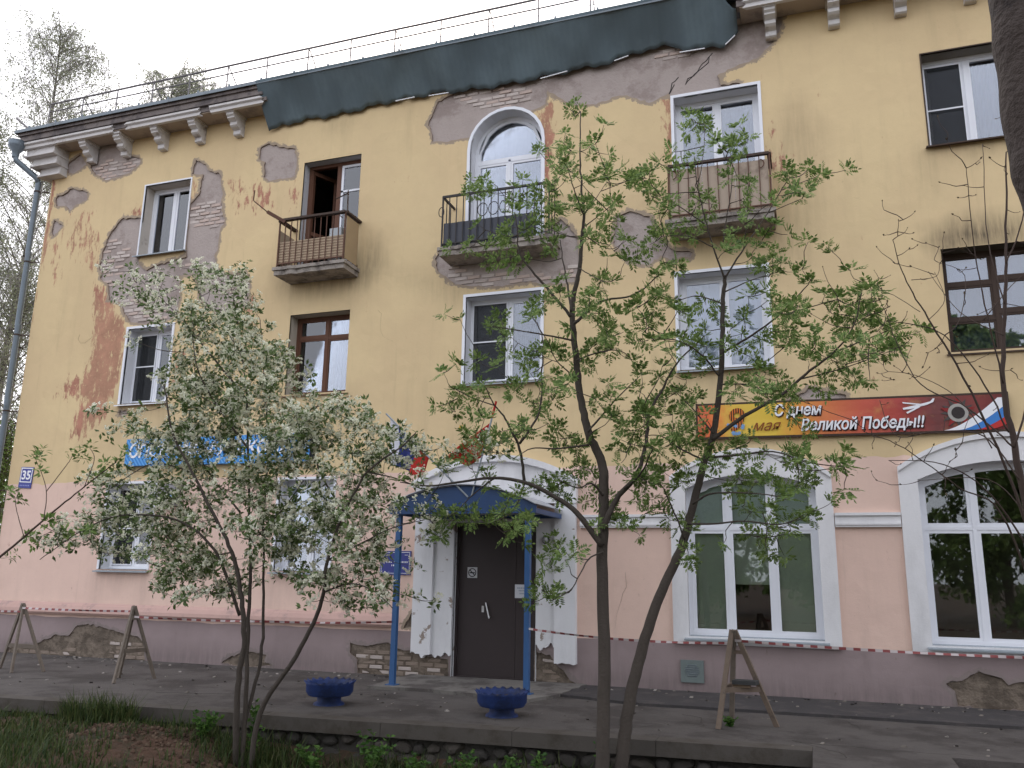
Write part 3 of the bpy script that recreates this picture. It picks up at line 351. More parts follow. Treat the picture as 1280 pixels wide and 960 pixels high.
for x, y, a, n_ in ((-8.5, -3.2, .3, 14), (-2.4, -3.3, 1.1, 8), (-.3, -3.2, -.2, 12), (.4, -2.2, .9, 9), (-4.9, -2.4, 2.8, 9), (-11.2, -2.9, .2, 12), (.2, -3.9, 1.3, 8), (1.9, -2.3, .2, 10), (-1.6, -2.0, -.7, 8)):
    P_ = [(x, y)]
    for k in range(n_): a += rc.gauss(0, .4); P_.append((P_[-1][0]+.15*math.cos(a), P_[-1][1]+.12*math.sin(a)))
    P_ = [p for p in P_ if -3.66 < p[1] < -1.6 or p[0] > -.05]
    if len(P_) > 3: MB().tube([(p[0], p[1], -.0015) for p in P_], [.007*(1-.6*k/len(P_)) for k in range(len(P_))], 5).build('crack', Mmortar, walk)
# rubble retaining wall below the kerb
rw = empty('retaining_wall', (-4, -3.95, -.6), 'low rubble stone retaining wall under the pavement kerb, above the grass bed', 'wall')
wb = MB(); a = -22.
wb.slab([(a, edge_y(a)+.12), (E1-.12, edge_y(E1)+.12), (E1-.12, -14), (E1-.03, -14), (E1-.03, edge_y(E1)+.3), (a, edge_y(a)+.4)], -.7, -.16)
o = wb.build('mortar_bed', Mmortar, rw); o.matrix_parent_inverse = Matrix.Translation(rw.location).inverted()
def rock(seed):
    r = random.Random(seed); bm = bmesh.new(); bmesh.ops.create_icosphere(bm, subdivisions=2, radius=1)
    ph = [(Vector((r.gauss(0, 1), r.gauss(0, 1), r.gauss(0, 1))).normalized(), r.uniform(.62, .95)) for _ in range(9)]
    for v in bm.verts:
        for nrm, d in ph:
            k = v.co.dot(nrm)
            if k > d: v.co -= nrm*(k-d)
    me = bpy.data.meshes.new('stone'); bm.to_mesh(me); bm.free()
    me.materials.append(Mstone[seed % 2]); return me
rocks = [rock(i) for i in range(7)]
x = -9.6
cnt = 0
for row, zc in enumerate((-.245, -.40, -.56)):
    x = -9.5+row*.07
    while x < -.25:
        w = random.uniform(.075, .15); x += w
        o = bpy.data.objects.new('stone', random.choice(rocks)); link(o); o.parent = rw
        o.matrix_parent_inverse = Matrix.Translation(rw.location).inverted()
        o.location = (x, edge_y(x)+.12+random.uniform(-.015, .02), zc+random.uniform(-.02, .02)); o.scale = (w*1.02, .09, random.uniform(.065, .09)); o.rotation_euler = (random.uniform(-.3, .3), random.uniform(-.25, .25), random.uniform(-.2, .2))
        x += w; cnt += 1
# ------------------------------------------------------------------ the house
house = empty('apartment_house', (-6, 0, 0), 'three-storey yellow and pink apartment house with peeling plaster', 'house')
HI = Matrix.Translation(house.location).inverted()
def part(mb, name, mats, parent=None, smooth=False):
    o = mb.build(name, mats, parent or house, smooth)
    if parent is None: o.matrix_parent_inverse = HI
    return o
XL, XR, ZT = -15.6, 9.0, 10.95
class Op:                                       # an opening: rectangle or rectangle with an arched head
    def __init__(s, x0, x1, z0, z1, rise=0, R=None, cx=None, zc=None):
        s.x0, s.x1, s.z0, s.z1, s.rise = x0, x1, z0, z1, rise
        if R: s.R, s.cx, s.zc = R, cx, zc
        elif rise: w = (x1-x0)/2; s.R = (w*w+rise*rise)/(2*rise); s.cx = (x0+x1)/2; s.zc = z1+rise-s.R
        else: s.R = None
    def top(s, x): return s.z1 if not s.R else s.zc+math.sqrt(max(s.R**2-(x-s.cx)**2, 0))
    def inset(s, d, db=None, dt=None):
        db = d if db is None else db
        if s.R:
            o = Op(s.x0+d, s.x1-d, s.z0+db, s.z1, s.rise, s.R-d, s.cx, s.zc); o.z1 = o.top(o.x0) if abs(o.x0-o.cx) < o.R else s.zc; return o
        return Op(s.x0+d, s.x1-d, s.z0+db, s.z1-(d if dt is None else dt))
    def outline(s, n=14):
        p = [(s.x0, s.z0), (s.x1, s.z0)]
        if not s.R: return p+[(s.x1, s.z1), (s.x0, s.z1)]
        for i in range(n+1):
            a0 = math.asin(max(-1, min(1, (s.x1-s.cx)/s.R))); a = a0-(2*a0)*i/n
            p.append((s.cx+s.R*math.sin(a), s.zc+s.R*math.cos(a)))
        return p
    def strip(s, xa, xb, za, zb=None, n=8):      # pane polygon between xa and xb, from za up to zb or the head
        p = [(xa, za), (xb, za)]
        if zb is not None: return p+[(xb, zb), (xa, zb)]
        if not s.R: return p+[(xb, s.z1), (xa, s.z1)]
        return p+[(xb-(xb-xa)*i/n, s.top(xb-(xb-xa)*i/n)) for i in range(n+1)]
OPS = dict(
 W31=Op(-12.9, -11.73, 8.0, 9.57), W32=Op(-9.0, -7.73, 7.17, 9.5), W33=Op(-5.46, -4.09, 7.17, 9.2, .685), W34=Op(-1.76, -.39, 7.17, 9.56), W35=Op(2.05, 3.45, 8.05, 9.6),
 W21=Op(-12.9, -11.79, 4.84, 6.4), W22=Op(-9.05, -7.77, 4.82, 6.36), W23=Op(-5.46, -4.08, 4.81, 6.37), W24=Op(-1.78, -.41, 4.81, 6.4), W25=Op(2.05, 3.43, 4.83, 6.39),
 G1=Op(-12.93, -11.78, 1.62, 3.24), G2=Op(-9.0, -7.88, 1.64, 3.24), DR=Op(-5.53, -4.12, -.05, 2.46),
 G3=Op(-1.76, .11, .80, 2.95, .2), G4=Op(1.46, 3.70, .80, 3.02, .24))
HOLES = [o.outline() for o in OPS.values()]
def cdt(loops, pts=(), lines=()):
    V = []; Ed = []
    for lp in loops:
        b = len(V); V += lp; Ed += [(b+i, b+(i+1) % len(lp)) for i in range(len(lp))]
    for ln in lines:
        b = len(V); V += ln; Ed += [(b+i, b+i+1) for i in range(len(ln)-1)]
    V += list(pts)
    v, e, f, _, _, _ = delaunay_2d_cdt([Vector(p) for p in V], Ed, [], 0, 1e-5)
    return np.array([(p.x, p.y) for p in v]), np.array([t for t in f if len(t) == 3])
# masonry core
V, F = cdt([[(XL+.03, -.1), (XR, -.1), (XR, ZT), (XL+.03, ZT)]]+HOLES, [(x, z) for x in np.arange(XL+1, XR, 1.) for z in np.arange(.4, ZT, 1.)])
ce = V[F].mean(1); keep = np.ones(len(F), bool)
for h in HOLES: keep &= ~inside(ce, h)
F = F[keep]; YB = .032
a = V[F]; sgn = (a[:, 1, 0]-a[:, 0, 0])*(a[:, 2, 1]-a[:, 0, 1])-(a[:, 2, 0]-a[:, 0, 0])*(a[:, 1, 1]-a[:, 0, 1])
F[sgn < 0] = F[sgn < 0][:, ::-1]
wall = mesh_np('wall', np.stack([V[:, 0], np.full(len(V), YB), V[:, 1]], 1), F, Mscratch, house); wall.matrix_parent_inverse = HI
# render coat with the places where it has come off
rj = random.Random(11)
HOL2 = [jag(p, .06, .016, rj) for p in PATCH]
zp = .71; zk = 3.34
l1 = [(XL, zp)]+[(x, zp+rj.gauss(0, .006)) for x in np.arange(XL+.3, XR, .3)]+[(XR, zp)]
l2 = [(XL, zk-.06)]+[(x, zk-.05+.0042*(x+15)+rj.gauss(0, .012)) for x in np.arange(XL+.12, XR, .12)]+[(XR, zk+.06)]
gp = [(x+rj.uniform(-.04, .04), z+rj.uniform(-.04, .04)) for x in np.arange(XL+.08, XR-.05, .15) for z in np.arange(-.02, ZT-.05, .15)]
gp = [p for p in gp if abs(p[1]-zp) > .05 and abs(p[1]-zk) > .1]
V, F = cdt([[(XL, -.1), (XR, -.1), (XR, ZT), (XL, ZT)]]+HOLES+HOL2, gp, [l1, l2])
ce = V[F].mean(1); keep = np.ones(len(F), bool)
for h in HOLES+HOL2: keep &= ~inside(ce, h)
F = F[keep]; ce = ce[keep]
a = V[F]; sgn = (a[:, 1, 0]-a[:, 0, 0])*(a[:, 2, 1]-a[:, 0, 1])-(a[:, 2, 0]-a[:, 0, 0])*(a[:, 1, 1]-a[:, 0, 1])
F[sgn < 0] = F[sgn < 0][:, ::-1]
x2 = np.interp(ce[:, 0], [p[0] for p in l2], [p[1] for p in l2]); x1 = np.interp(ce[:, 0], [p[0] for p in l1], [p[1] for p in l1])
mi = np.where(ce[:, 1] > x2, 0, np.where(ce[:, 1] > x1, 1, 2))
from collections import Counter
ec = Counter()
for t in F:
    for i in range(3):
        p, q = int(t[i]), int(t[(i+1) % 3]); ec[(p, q)] += 1
bd = [(p, q) for (p, q) in ec if (q, p) not in ec]
nV = len(V); V3 = np.concatenate([np.stack([V[:, 0], np.zeros(nV), V[:, 1]], 1), np.stack([V[:, 0], np.full(nV, .034), V[:, 1]], 1)])
V3[:nV, 1] += .004*np.sin(V[:, 0]*1.7)*np.sin(V[:, 1]*1.3)+rng.normal(0, .0012, nV)
ET = []
for p, q in bd: ET += [(q, p, p+nV), (q, p+nV, q+nV)]
FF = np.concatenate([F, np.array(ET)]); MI = np.concatenate([mi, np.full(len(ET), 3)])
plaster = mesh_np('plaster', V3, FF, [Myel, Mpnk, Mpln, Medge], house, mi=MI); plaster.matrix_parent_inverse = HI
P2 = np.concatenate([V, V])
for op_ in list(OPS.values())[:12]:          # rain runs below the sills
    for xa, xb, dz in ((op_.x0-.12, op_.x0+.14, .75), (op_.x1-.14, op_.x1+.14, .95), (op_.x0, op_.x1, .32)):
        GRIME.append(([(xa, op_.z0), (xb, op_.z0), ((xa*.6+xb*.4), op_.z0-dz)], .30))
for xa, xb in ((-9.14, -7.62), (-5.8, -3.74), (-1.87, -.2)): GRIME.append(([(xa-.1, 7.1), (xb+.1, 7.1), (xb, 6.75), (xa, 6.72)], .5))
GRIME.append(([(XL, -.1), (XR, -.1), (XR, .16), (XL, .2)], .55))
rim = np.zeros(len(P2))
for h in HOL2: rim = np.maximum(rim, np.clip(1-polydist(P2, h)/.16, 0, 1))
at = plaster.data.attributes.new('rim', 'FLOAT', 'POINT'); at.data.foreach_set('value', rim.astype(np.float32))
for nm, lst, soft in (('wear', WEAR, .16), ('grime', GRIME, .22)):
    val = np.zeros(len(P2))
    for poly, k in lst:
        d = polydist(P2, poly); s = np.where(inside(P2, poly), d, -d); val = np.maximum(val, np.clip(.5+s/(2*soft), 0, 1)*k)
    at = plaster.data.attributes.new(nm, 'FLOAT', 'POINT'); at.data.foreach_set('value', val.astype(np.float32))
# bricks bared where render and scratch coat are gone
def brick_mesh(i):
    r = random.Random(i+50); bm = bmesh.new(); bmesh.ops.create_cube(bm, size=1)
    for v in bm.verts: v.co = Vector((v.co.x*.226, v.co.y*.05, v.co.z*.058))+Vector((r.uniform(-.006, .006), r.uniform(-.004, .004), r.uniform(-.004, .004)))
    bmesh.ops.bevel(bm, geom=[e for e in bm.edges if all(v.co.y < 0 for v in e.verts)], offset=.006, segments=1, affect='EDGES')
    me = bpy.data.meshes.new('brick'); bm.to_mesh(me); bm.free(); return me
bvar = []
for i in range(8):
    me = brick_mesh(i); me.materials.append(Mbrick[(0, 1, 2, 0, 1, 2, 0, 2)[i]]); bvar.append(me)
bdark = []
for i in range(4):
    me = brick_mesh(i+20); me.materials.append(Mbrick[(3, 3, 1, 3)[i]]); bdark.append(me)
for bi, poly in enumerate(BRICKS):
    zs = [p[1] for p in poly]; x_ = [p[0] for p in poly]; low = max(zs) < 2
    r0 = int(min(zs)/.077)
    for row in range(r0, int(max(zs)/.077)+1):
        z = row*.077+.04; x = math.floor(min(x_)/.26)*.26+(.13 if row % 2 else 0)
        while x < max(x_)+.2:
            if inside([(x, z)], poly)[0] and random.random() > .14 and not any(inside([(x+dx, z)], h)[0] for h in HOLES for dx in (-.13, .13)):
                o = bpy.data.objects.new('brick', random.choice(bdark if low else bvar)); link(o); o.parent = wall
                o.location = (x+random.uniform(-.006, .006), .042+random.choice((0, 0, .004, .008, -.004)), z+random.uniform(-.004, .004))
            x += .26
# bared, soiled masonry low down in the plinth
Mbare = mat('bared_plinth', C(122, 110, 98), .98, .3, 5, .9, 18, col2=C(96, 86, 76), f2=(.42, .6), s2=4, bdist=.03)
for poly in PATCH:
    if max(p[1] for p in poly) > 1.2: continue
    jp = jag(poly, .06, .004, rj); bx = [p[0] for p in jp]; bz = [p[1] for p in jp]
    gpt = [(x, z) for x in np.arange(min(bx), max(bx), .045) for z in np.arange(min(bz), max(bz), .045)]; gpt = [p for p, k in zip(gpt, inside(gpt, jp)) if k]
    V, F = cdt([jp], gpt); F = F[inside(V[F].mean(1), jp)]
    yy = .026+.5*np.clip(.012*np.sin(V[:, 0]*13+3*np.sin(V[:, 1]*9))+.01*np.sin(V[:, 1]*31+V[:, 0]*4)+rng.normal(0, .004, len(V)), -.02, .006)
    o = mesh_np('bared_masonry', np.stack([V[:, 0], yy, V[:, 1]], 1), F, Mbare, house); o.matrix_parent_inverse = HI
Mcrack = mat('crack_dirt', C(92, 78, 62), .95, .2, 8)
for ck in (CRACK, CRACK2):
    m = MB(); m.tube([(x, .03, z) for x, z in jag(ck, .07, .012, rj)[:int(len(ck)*2.2)]], .007, 5); part(m, 'crack', Mblack)
rc = random.Random(77)
for x, z, a, n_ in ((-3.2, 5.9, -1.2, 9), (.6, 7.6, -.4, 6), (-7.2, 6.3, -1.4, 8), (1.2, 9.3, -2.0, 8), (-10.5, 5.6, -.9, 9), (-2.7, 1.7, -1.3, 8), (-.2, 6.9, -2.4, 7), (-6.9, 9.4, -1.7, 7), (-14.2, 6.4, -1.0, 8)):
    P_ = [(x, z)]
    for k in range(n_): a += rc.gauss(0, .45); a += (-1.4-a)*.15; P_.append((P_[-1][0]+.11*math.cos(a), P_[-1][1]+.11*math.sin(a)))
    m = MB(); m.tube([(p[0], .0015, p[1]) for p in P_], [.0018*(1-.7*k/n_) for k in range(n_+1)], 4); part(m, 'crack', Mcrack)
# room shells behind the glass
mb = MB()
for z0, z1 in ((-.0, 3.55), (3.75, 6.75), (6.95, 10.4)):
    mb.add([(XL+.4, 3.2, z0), (XR, 3.2, z0), (XR, 3.2, z1), (XL+.4, 3.2, z1)], [(0, 1, 2, 3)])
    mb.add([(XL+.4, .3, z0), (XR, .3, z0), (XR, 3.2, z0), (XL+.4, 3.2, z0)], [(0, 1, 2, 3)])
    mb.add([(XL+.4, .3, z1), (XL+.4, 3.2, z1), (XR, 3.2, z1), (XR, .3, z1)], [(0, 1, 2, 3)])
    for x in (-14, -10.4, -6.6, -2.9, .8, 5.5): mb.box(x-.06, x+.06, .3, 3.2, z0+.001, z1-.001)
part(mb, 'room_shell', Mroom)
# side and back walls, roof
mb = MB(); mb.box(XL, XL+.38, .035, 11, -.1, ZT); mb.box(XL+.38, XR, 10.6, 11, -.1, ZT); part(mb, 'side_wall', Myel)
mb = MB(); ez = 11.1; ov = .6
rx0, rx1, ry0, ry1 = XL-ov, XR+2, -ov, 11+ov; rz = 3.0
mb.add([(rx0, ry0, ez), (rx1, ry0, ez), (rx1, 5.5, ez+rz), (rx0+6, 5.5, ez+rz), (rx0, ry1, ez), (rx1, ry1, ez)], [(0, 1, 2, 3), (0, 3, 4), (3, 2, 5, 4)])
mb.add([(rx0, ry0, ez-.03), (rx1, ry0, ez-.03), (rx1, ry1, ez-.03), (rx0, ry1, ez-.03)], [(0, 3, 2, 1)])
mb.box(rx0-.012, rx1, ry0-.012, ry0, ez-.06, ez+.012); mb.box(rx0-.012, rx0, ry0, ry1, ez-.06, ez+.012)
roof = part(mb, 'roof', Mroof)
x = rx0+.35
while x < 0:
    MB().box(x-.015, x+.015, ry0+.02, ry0+.05, ez, ez+.09).build('seam_stub', Mroof, roof); x += .76
# cornice
sof = 10.73
mb = MB()
def run(y0, y1, z0, z1, mi=0, xa=None):
    mb.box(XL+y0, -9.72+random.uniform(-.05, .05), y0, y1, z0, z1, mi); mb.box(-.62+random.uniform(-.05, .05), XR, y0, y1, z0, z1, mi); mb.box(-9.7, -.6, max(y0, -.14), y1 if y1 > -.1 else .0, z0, z1, mi)
    mb.box(XL+y0, XL+y1 if y1 < 0 else XL, y1, 6, z0, z1, mi)
run(-.44, -.0, sof, sof+.02, 1)
run(-.46, -.30, sof+.02, sof+.13, 3)
run(-.52, -.30, sof+.13, sof+.25, 3)
run(-.56, -.30, sof+.25, sof+.34, 3)
corn = part(mb, 'cornice', [Msoffit, Msoffit, Msoffit, mat('eaves_board', C(124, 116, 113), .9, .2, 3, .6, 20, col2=C(96, 90, 90), f2=(.45, .6), s2=2.5)])
def lip(xa, xb):          # surviving lengths of white moulding
    m = MB(); pr = [(-.47, sof-.035), (-.47, sof+.03), (-.515, sof+.055), (-.515, sof+.10), (-.40, sof+.10), (-.40, sof-.035)]
    nn = len(pr); ja, jb = random.uniform(-.1, .1), random.uniform(-.1, .1)
    m.add([(xa+ja*(i % 2), y, z) for i, (y, z) in enumerate(pr)]+[(xb+jb*(i % 2), y, z) for i, (y, z) in enumerate(pr)],
          [tuple(range(nn)), tuple(range(2*nn-1, nn-1, -1))]+[(i, i+nn, (i+1) % nn+nn, (i+1) % nn) for i in range(nn)])
    m.build('moulding', Mcornice, corn)
for xa, xb in ((XL-.5, -13.55), (-13.2, -11.3), (-11.0, -9.75), (-.55, 9.0)): lip(xa, xb)
def bracket(x):
    m = MB(); w = .085
    pr = [(0, sof), (-.40, sof), (-.40, sof-.10), (-.36, sof-.13), (-.36, sof-.155), (-.26, sof-.20), (-.26, sof-.26), (-.22, sof-.29), (-.13, sof-.32), (-.13, sof-.40), (-.10, sof-.42), (0, sof-.42)]
    nn = len(pr); m.add([(x-w, y, z) for y, z in pr]+[(x+w, y, z) for y, z in pr], [tuple(range(nn)), tuple(range(2*nn-1, nn-1, -1))]+[(i, i+nn, (i+1) % nn+nn, (i+1) % nn) for i in range(nn)])
    m.box(x-w-.025, x+w+.025, -.425, -.0, sof-.05, sof-.003)
    m.build('bracket', Mcornice, corn)
for x in (-14.44, -13.50, -12.51, -11.55, -10.59, -.13, .84, 1.82, 2.80, 3.78, 4.76): bracket(x)
m = MB()                   # corner block, three steps
for i, (d, z0, z1) in enumerate(((.40, sof-.22, sof), (.30, sof-.42, sof-.22), (.18, sof-.62, sof-.42))):
    m.box(XL-d, XL+.40, -d, .0, z0+.04, z1); m.box(XL-d-.04, XL+.42, -d-.04, .0, z0, z0+.04)
    m.box(XL-d, XL, 0, 1.2, z0, z1)
m.build('corner_block', Mcornice, corn)
# plinth ledge on the left
m = MB(); pr = [(0, .98), (-.05, .93), (-.09, .86), (-.10, .80), (-.07, .76), (0, .755)]; nn = len(pr)
m.add([(XL-.1, y, z) for y, z in pr]+[(-6.55, y, z) for y, z in pr], [tuple(range(nn)), tuple(range(2*nn-1, nn-1, -1))]+[(i, i+nn, (i+1) % nn+nn, (i+1) % nn) for i in range(nn)])
part(m, 'plinth_ledge', mat('ledge_render', C(190, 158, 148), .9, .1, 3, .3, 40, col2=C(160, 138, 132), f2=(.5, .7)))
# string course
for xa, xb in ((-3.40, -1.99), (.345, 1.205)):
    m = MB(); m.box(xa, xb, -.05, 0, 2.37, 2.53); m.box(xa-.0, xb+.0, -.075, 0, 2.53, 2.57); m.box(xa, xb, -.065, 0, 2.40, 2.43); part(m, 'string_course', Mstucco)
# ------------------------------------------------------------------ windows
def window(key, fr=Mwhite, gl=Mglass, y=.25, fw=.06, mull=(), trans=(), one_head=None, trim=None, reveal=Mrev, sill=Mgrey, sw=.045, screen=(), curtain=None, blinds=(), sill_d=.10, cells=None):
    op = OPS[key]; f = MB(); inn = op.inset(fw)
    f.ring(op.outline(), inn.outline(), y, y+.07)
    root = part(f, 'window', fr)
    ox = [op.x0+fw]+[x for x in mull]+[op.x1-fw]; mw = .05
    cl = []
    for i in range(len(ox)-1):
        xa = ox[i]+(mw/2 if i else 0); xb = ox[i+1]-(mw/2 if i < len(ox)-2 else 0)
        tz = [z for (ci, z) in trans if ci == i or ci is None]
        zz = [op.z0+fw]+sorted(tz)
        for j in range(len(zz)):
            za = zz[j]+(mw/2 if j else 0); zb = zz[j+1]-mw/2 if j+1 < len(zz) else None
            cl.append((xa, xb, za, zb))
        for z in tz: MB().box(xa, xb, y+.004, y+.065, z-mw/2, z+mw/2).build('transom', fr, root)
    if one_head: cl = [c for c in cl if c[3] is not None]+[(op.x0+fw, op.x1-fw, one_head+mw/2, None)]
    for x in mull: MB().box(x-mw/2, x+mw/2, y+.002, y+.067, op.z0+fw, one_head-.025 if one_head else inn.top(x)-.001).build('mullion', fr, root)
    for xa, xb, za, zb in cl:
        p = inn.strip(xa, xb, za, zb)
        cx = sum(a[0] for a in p)/len(p); cz = sum(a[1] for a in p)/len(p)
        q = [(a+(sw if a < cx-.02 else -sw if a > cx+.02 else 0), b+(sw if b < cz else -sw)) for a, b in p]
        MB().ring(p, q, y+.012, y+.058).build('sash', fr, root)
        MB().prism(q, y+.03, y+.034).build('pane', gl, root)
    r = MB(); ol = op.outline(); nn = len(ol); yi = .40
    r.add([(a, 0.001, b) for a, b in ol]+[(a, yi, b) for a, b in ol], [(i, i+nn, (i+1) % nn+nn, (i+1) % nn) for i in range(nn)])
    r.build('reveal', reveal, root)
    if trim:
        w, pr, tm = trim; o2 = op.inset(-w, 0); t = MB(); t.ring(o2.outline()[1:]+o2.outline()[:1], op.outline()[1:]+op.outline()[:1], -pr, .004)
        t.build('trim', tm, root)
    if sill:
        s = MB(); e = .06; s.add([(op.x0-e, -sill_d, op.z0-.035), (op.x1+e, -sill_d, op.z0-.035), (op.x1+e, y, op.z0+.012), (op.x0-e, y, op.z0+.012), (op.x0-e, -sill_d, op.z0-.055), (op.x1+e, -sill_d, op.z0-.055), (op.x1+e, 0, op.z0-.03), (op.x0-e, 0, op.z0-.03)],
            [(0, 1, 2, 3), (0, 4, 5, 1), (4, 7, 6, 5), (0, 3, 7, 4), (1, 5, 6, 2)]); s.build('sill', sill, root)
    for xa, xb, za, zb, bar in screen:
        MB().box(xa, xb, y-.012, y-.010, za, zb).build('insect_screen', Mscreen, root)
        t = MB(); t.ring([(xa, za), (xb, za), (xb, zb), (xa, zb)], [(xa+.02, za+.02), (xb-.02, za+.02), (xb-.02, zb-.02), (xa+.02, zb-.02)], y-.016, y-.004)
        if bar: t.box(xa, xb, y-.017, y-.003, bar-.012, bar+.012)
        t.build('screen_frame', fr, root)
    if curtain:
        for xa, xb, cm in curtain:
            cols = 96; v = []; ff = []
            for i in range(cols+1):
                x = xa+(xb-xa)*i/cols; yy = .50+.012*math.sin(i*.45+xa)+.010*math.sin(i*.19)
                v += [(x, yy, op.z0-.05), (x, yy+.01, op.z1+op.rise)]
            for i in range(cols): ff.append((2*i, 2*i+2, 2*i+3, 2*i+1))
            MB().add(v, ff).build('curtain', cm, root, True)
    for xa, xb, za, zb, bm_ in blinds: MB().box(xa, xb, y+.10, y+.104, za, zb).build('blind', bm_, root)
    return root
PV = (.05, .022, Mwhite)
Mcurt3 = mat('pale_curtain', C(196, 202, 212), .9, .05, 6)
Mcurt2 = mat('grey_curtain', C(88, 93, 104), .9, .08, 6)
window('W31', mull=(-12.31,), trim=(.03, .015, Mwhite), reveal=mat('old_reveal', C(186, 178, 168), .9, .12, 6, .4, 30, col2=C(150, 138, 130)), curtain=[(-12.8, -12.2, Mcurt3), (-12.25, -11.8, Mcurt3)])
window('W21', mull=(-12.34,), trim=PV, screen=[(-12.86, -12.36, 4.92, 6.32, 5.65)], curtain=[(-12.3, -11.8, Mcurt)], sill=Mwhite)
window('W23', mull=(-4.74,), trim=PV, screen=[(-5.42, -4.77, 4.89, 6.3, 5.6)], curtain=[(-4.7, -4.1, Mcurt2)])
window('W24', mull=(-1.08,), trim=PV, curtain=[(-1.7, -.45, Mcurt3)])
window('W35', mull=(2.68, ), trans=((1, 9.2),) if False else (), trim=(.02, .01, Mdwood), reveal=mat('grey_reveal', C(140, 136, 128), .9, .12, 5), screen=[(2.09, 2.62, 8.12, 9.5, 8.75)], curtain=[(2.7, 3.4, Mcurt2)], sill=Mdwood)
window('W22', fr=Mwood, mull=(-8.38,), trans=((0, 5.95), (1, 5.93)), sw=.03, reveal=mat('shabby_reveal', C(178, 168, 152), .9, .12, 5), curtain=[(-9, -8.4, Mcurt2), (-8.3, -7.8, Mcurt2)], sill=Mwood, sill_d=.03)
window('W25', fr=Mdwood, mull=(2.74,), trans=((0, 5.9), (0, 5.36), (1, 5.95), (1, 5.45)), sw=.03, reveal=mat('sooty_reveal', C(96, 90, 78), .9, .2, 5), blinds=[(2.1, 2.7, 5.85, 6.33, Mcurt), (2.78, 3.4, 5.4, 6.33, Mcurt2)], curtain=[(2.1, 3.4, Mcurt2)], sill=Mdwood, sill_d=.03)
window('W33', mull=(-4.79,), trans=((None, 9.02),), one_head=9.02, trim=(.055, .03, Mwhite), curtain=[(-5.4, -4.1, Mcurt)], sill=None)
window('W34', mull=(-1.08,), trim=PV, trans=((None, 8.0),), curtain=[(-1.7, -.45, Mcurt2)], sill=None)
window('G1', mull=(-12.36,), trim=(.045, .02, Mwhite), screen=[(-12.87, -12.39, 1.7, 3.16, 2.4)], blinds=[(-12.34, -11.85, 1.7, 3.15, Mblind)])
window('G2', mull=(-8.44,), trim=(.045, .02, Mwhite), blinds=[(-8.93, -8.46, 2.4, 3.18, Mblindrefl)])
g3 = window('G3', gl=Mglassd, mull=(-1.16, -.53), trans=((None, 2.36),), y=.14, fw=.06, blinds=[(-1.7, -1.2, .86, 2.33, Mblind), (-1.12, -.57, 1.55, 2.33, Mblind), (-.48, .05, .86, 2.33, Mblind), (-1.7, .05, 2.4, 3.02, Mblindrefl)], sill_d=.13)  # last pale blind is added: its colour stands for the upper panes' reflection
g4 = window('G4', gl=Mglassd, mull=(2.14, 2.88), trans=((None, 2.36),), y=.14, fw=.06, sill_d=.13)
for o in (g3, g4): o['label'] = 'tall segmental-arched shop window with white surround'
# white surrounds of the two shop windows
def surround(key, w, hood, zb):
    op = OPS[key]; o2 = Op(op.x0-w, op.x1+w, zb, op.z1+.12, op.rise+hood-.12)
    a = o2.outline(); b = Op(op.x0, op.x1, op.z0, op.z1, op.rise).outline()
    m = MB(); m.ring(a[1:]+a[:1], b[1:]+b[:1], -.05, .003)
    arc = a[2:]; up_ = [(x, z+.07) for x, z in arc]; nn = len(arc)
    for i in range(nn-1):
        m.prism([arc[i], arc[i+1], up_[i+1], up_[i]], -.085, -.0)
    part(m, 'window_surround', Mstucco)
surround('G3', .225, .32, .70); surround('G4', .245, .32, .70)
# balcony door of the wooden balcony, one leaf ajar
op = OPS['W32']; m = MB(); m.ring(op.outline(), op.inset(.07).outline(), .2, .28); dw = part(m, 'balcony_door', Mwood)
MB().box(-8.36, -8.27, .205, .275, 7.24, 9.43).build('mullion', Mwood, dw)
m = MB(); m.ring([(-8.27, 7.95), (-7.80, 7.95), (-7.80, 9.43), (-8.27, 9.43)], [(-8.22, 8.0), (-7.85, 8.0), (-7.85, 9.38), (-8.22, 9.38)], .215, .26); m.box(-8.27, -7.80, .215, .26, 8.86, 8.90); m.box(-8.27, -7.80, .22, .255, 7.24, 7.95); m.build('window_sash', Mwhite, dw)
MB().box(-8.23, -7.84, .235, .239, 8.0, 9.39).build('pane', Mglass, dw)
m = MB(); m.beam((-8.93, .25, 7.26), (-8.93, .25, 9.42), .08, .05); m.beam((-8.93, .24, 7.30), (-8.70, .72, 7.30), .05, .08); m.beam((-8.93, .24, 9.38), (-8.70, .72, 9.38), .05, .08); m.beam((-8.70, .72, 7.26), (-8.70, .72, 9.42), .08, .05); m.beam((-8.93, .24, 8.1), (-8.70, .72, 8.1), .04, .08); m.build('door_leaf', Mwood, dw)
m = MB(); ol = op.outline(); nn = 4; m.add([(a, .001, b) for a, b in ol]+[(a, .36, b) for a, b in ol], [(i, i+nn, (i+1) % nn+nn, (i+1) % nn) for i in range(nn)]); m.build('reveal', mat('balcony_reveal', C(186, 186, 188), .85, .1, 5, col2=C(120, 104, 96), f2=(.55, .65)), dw)
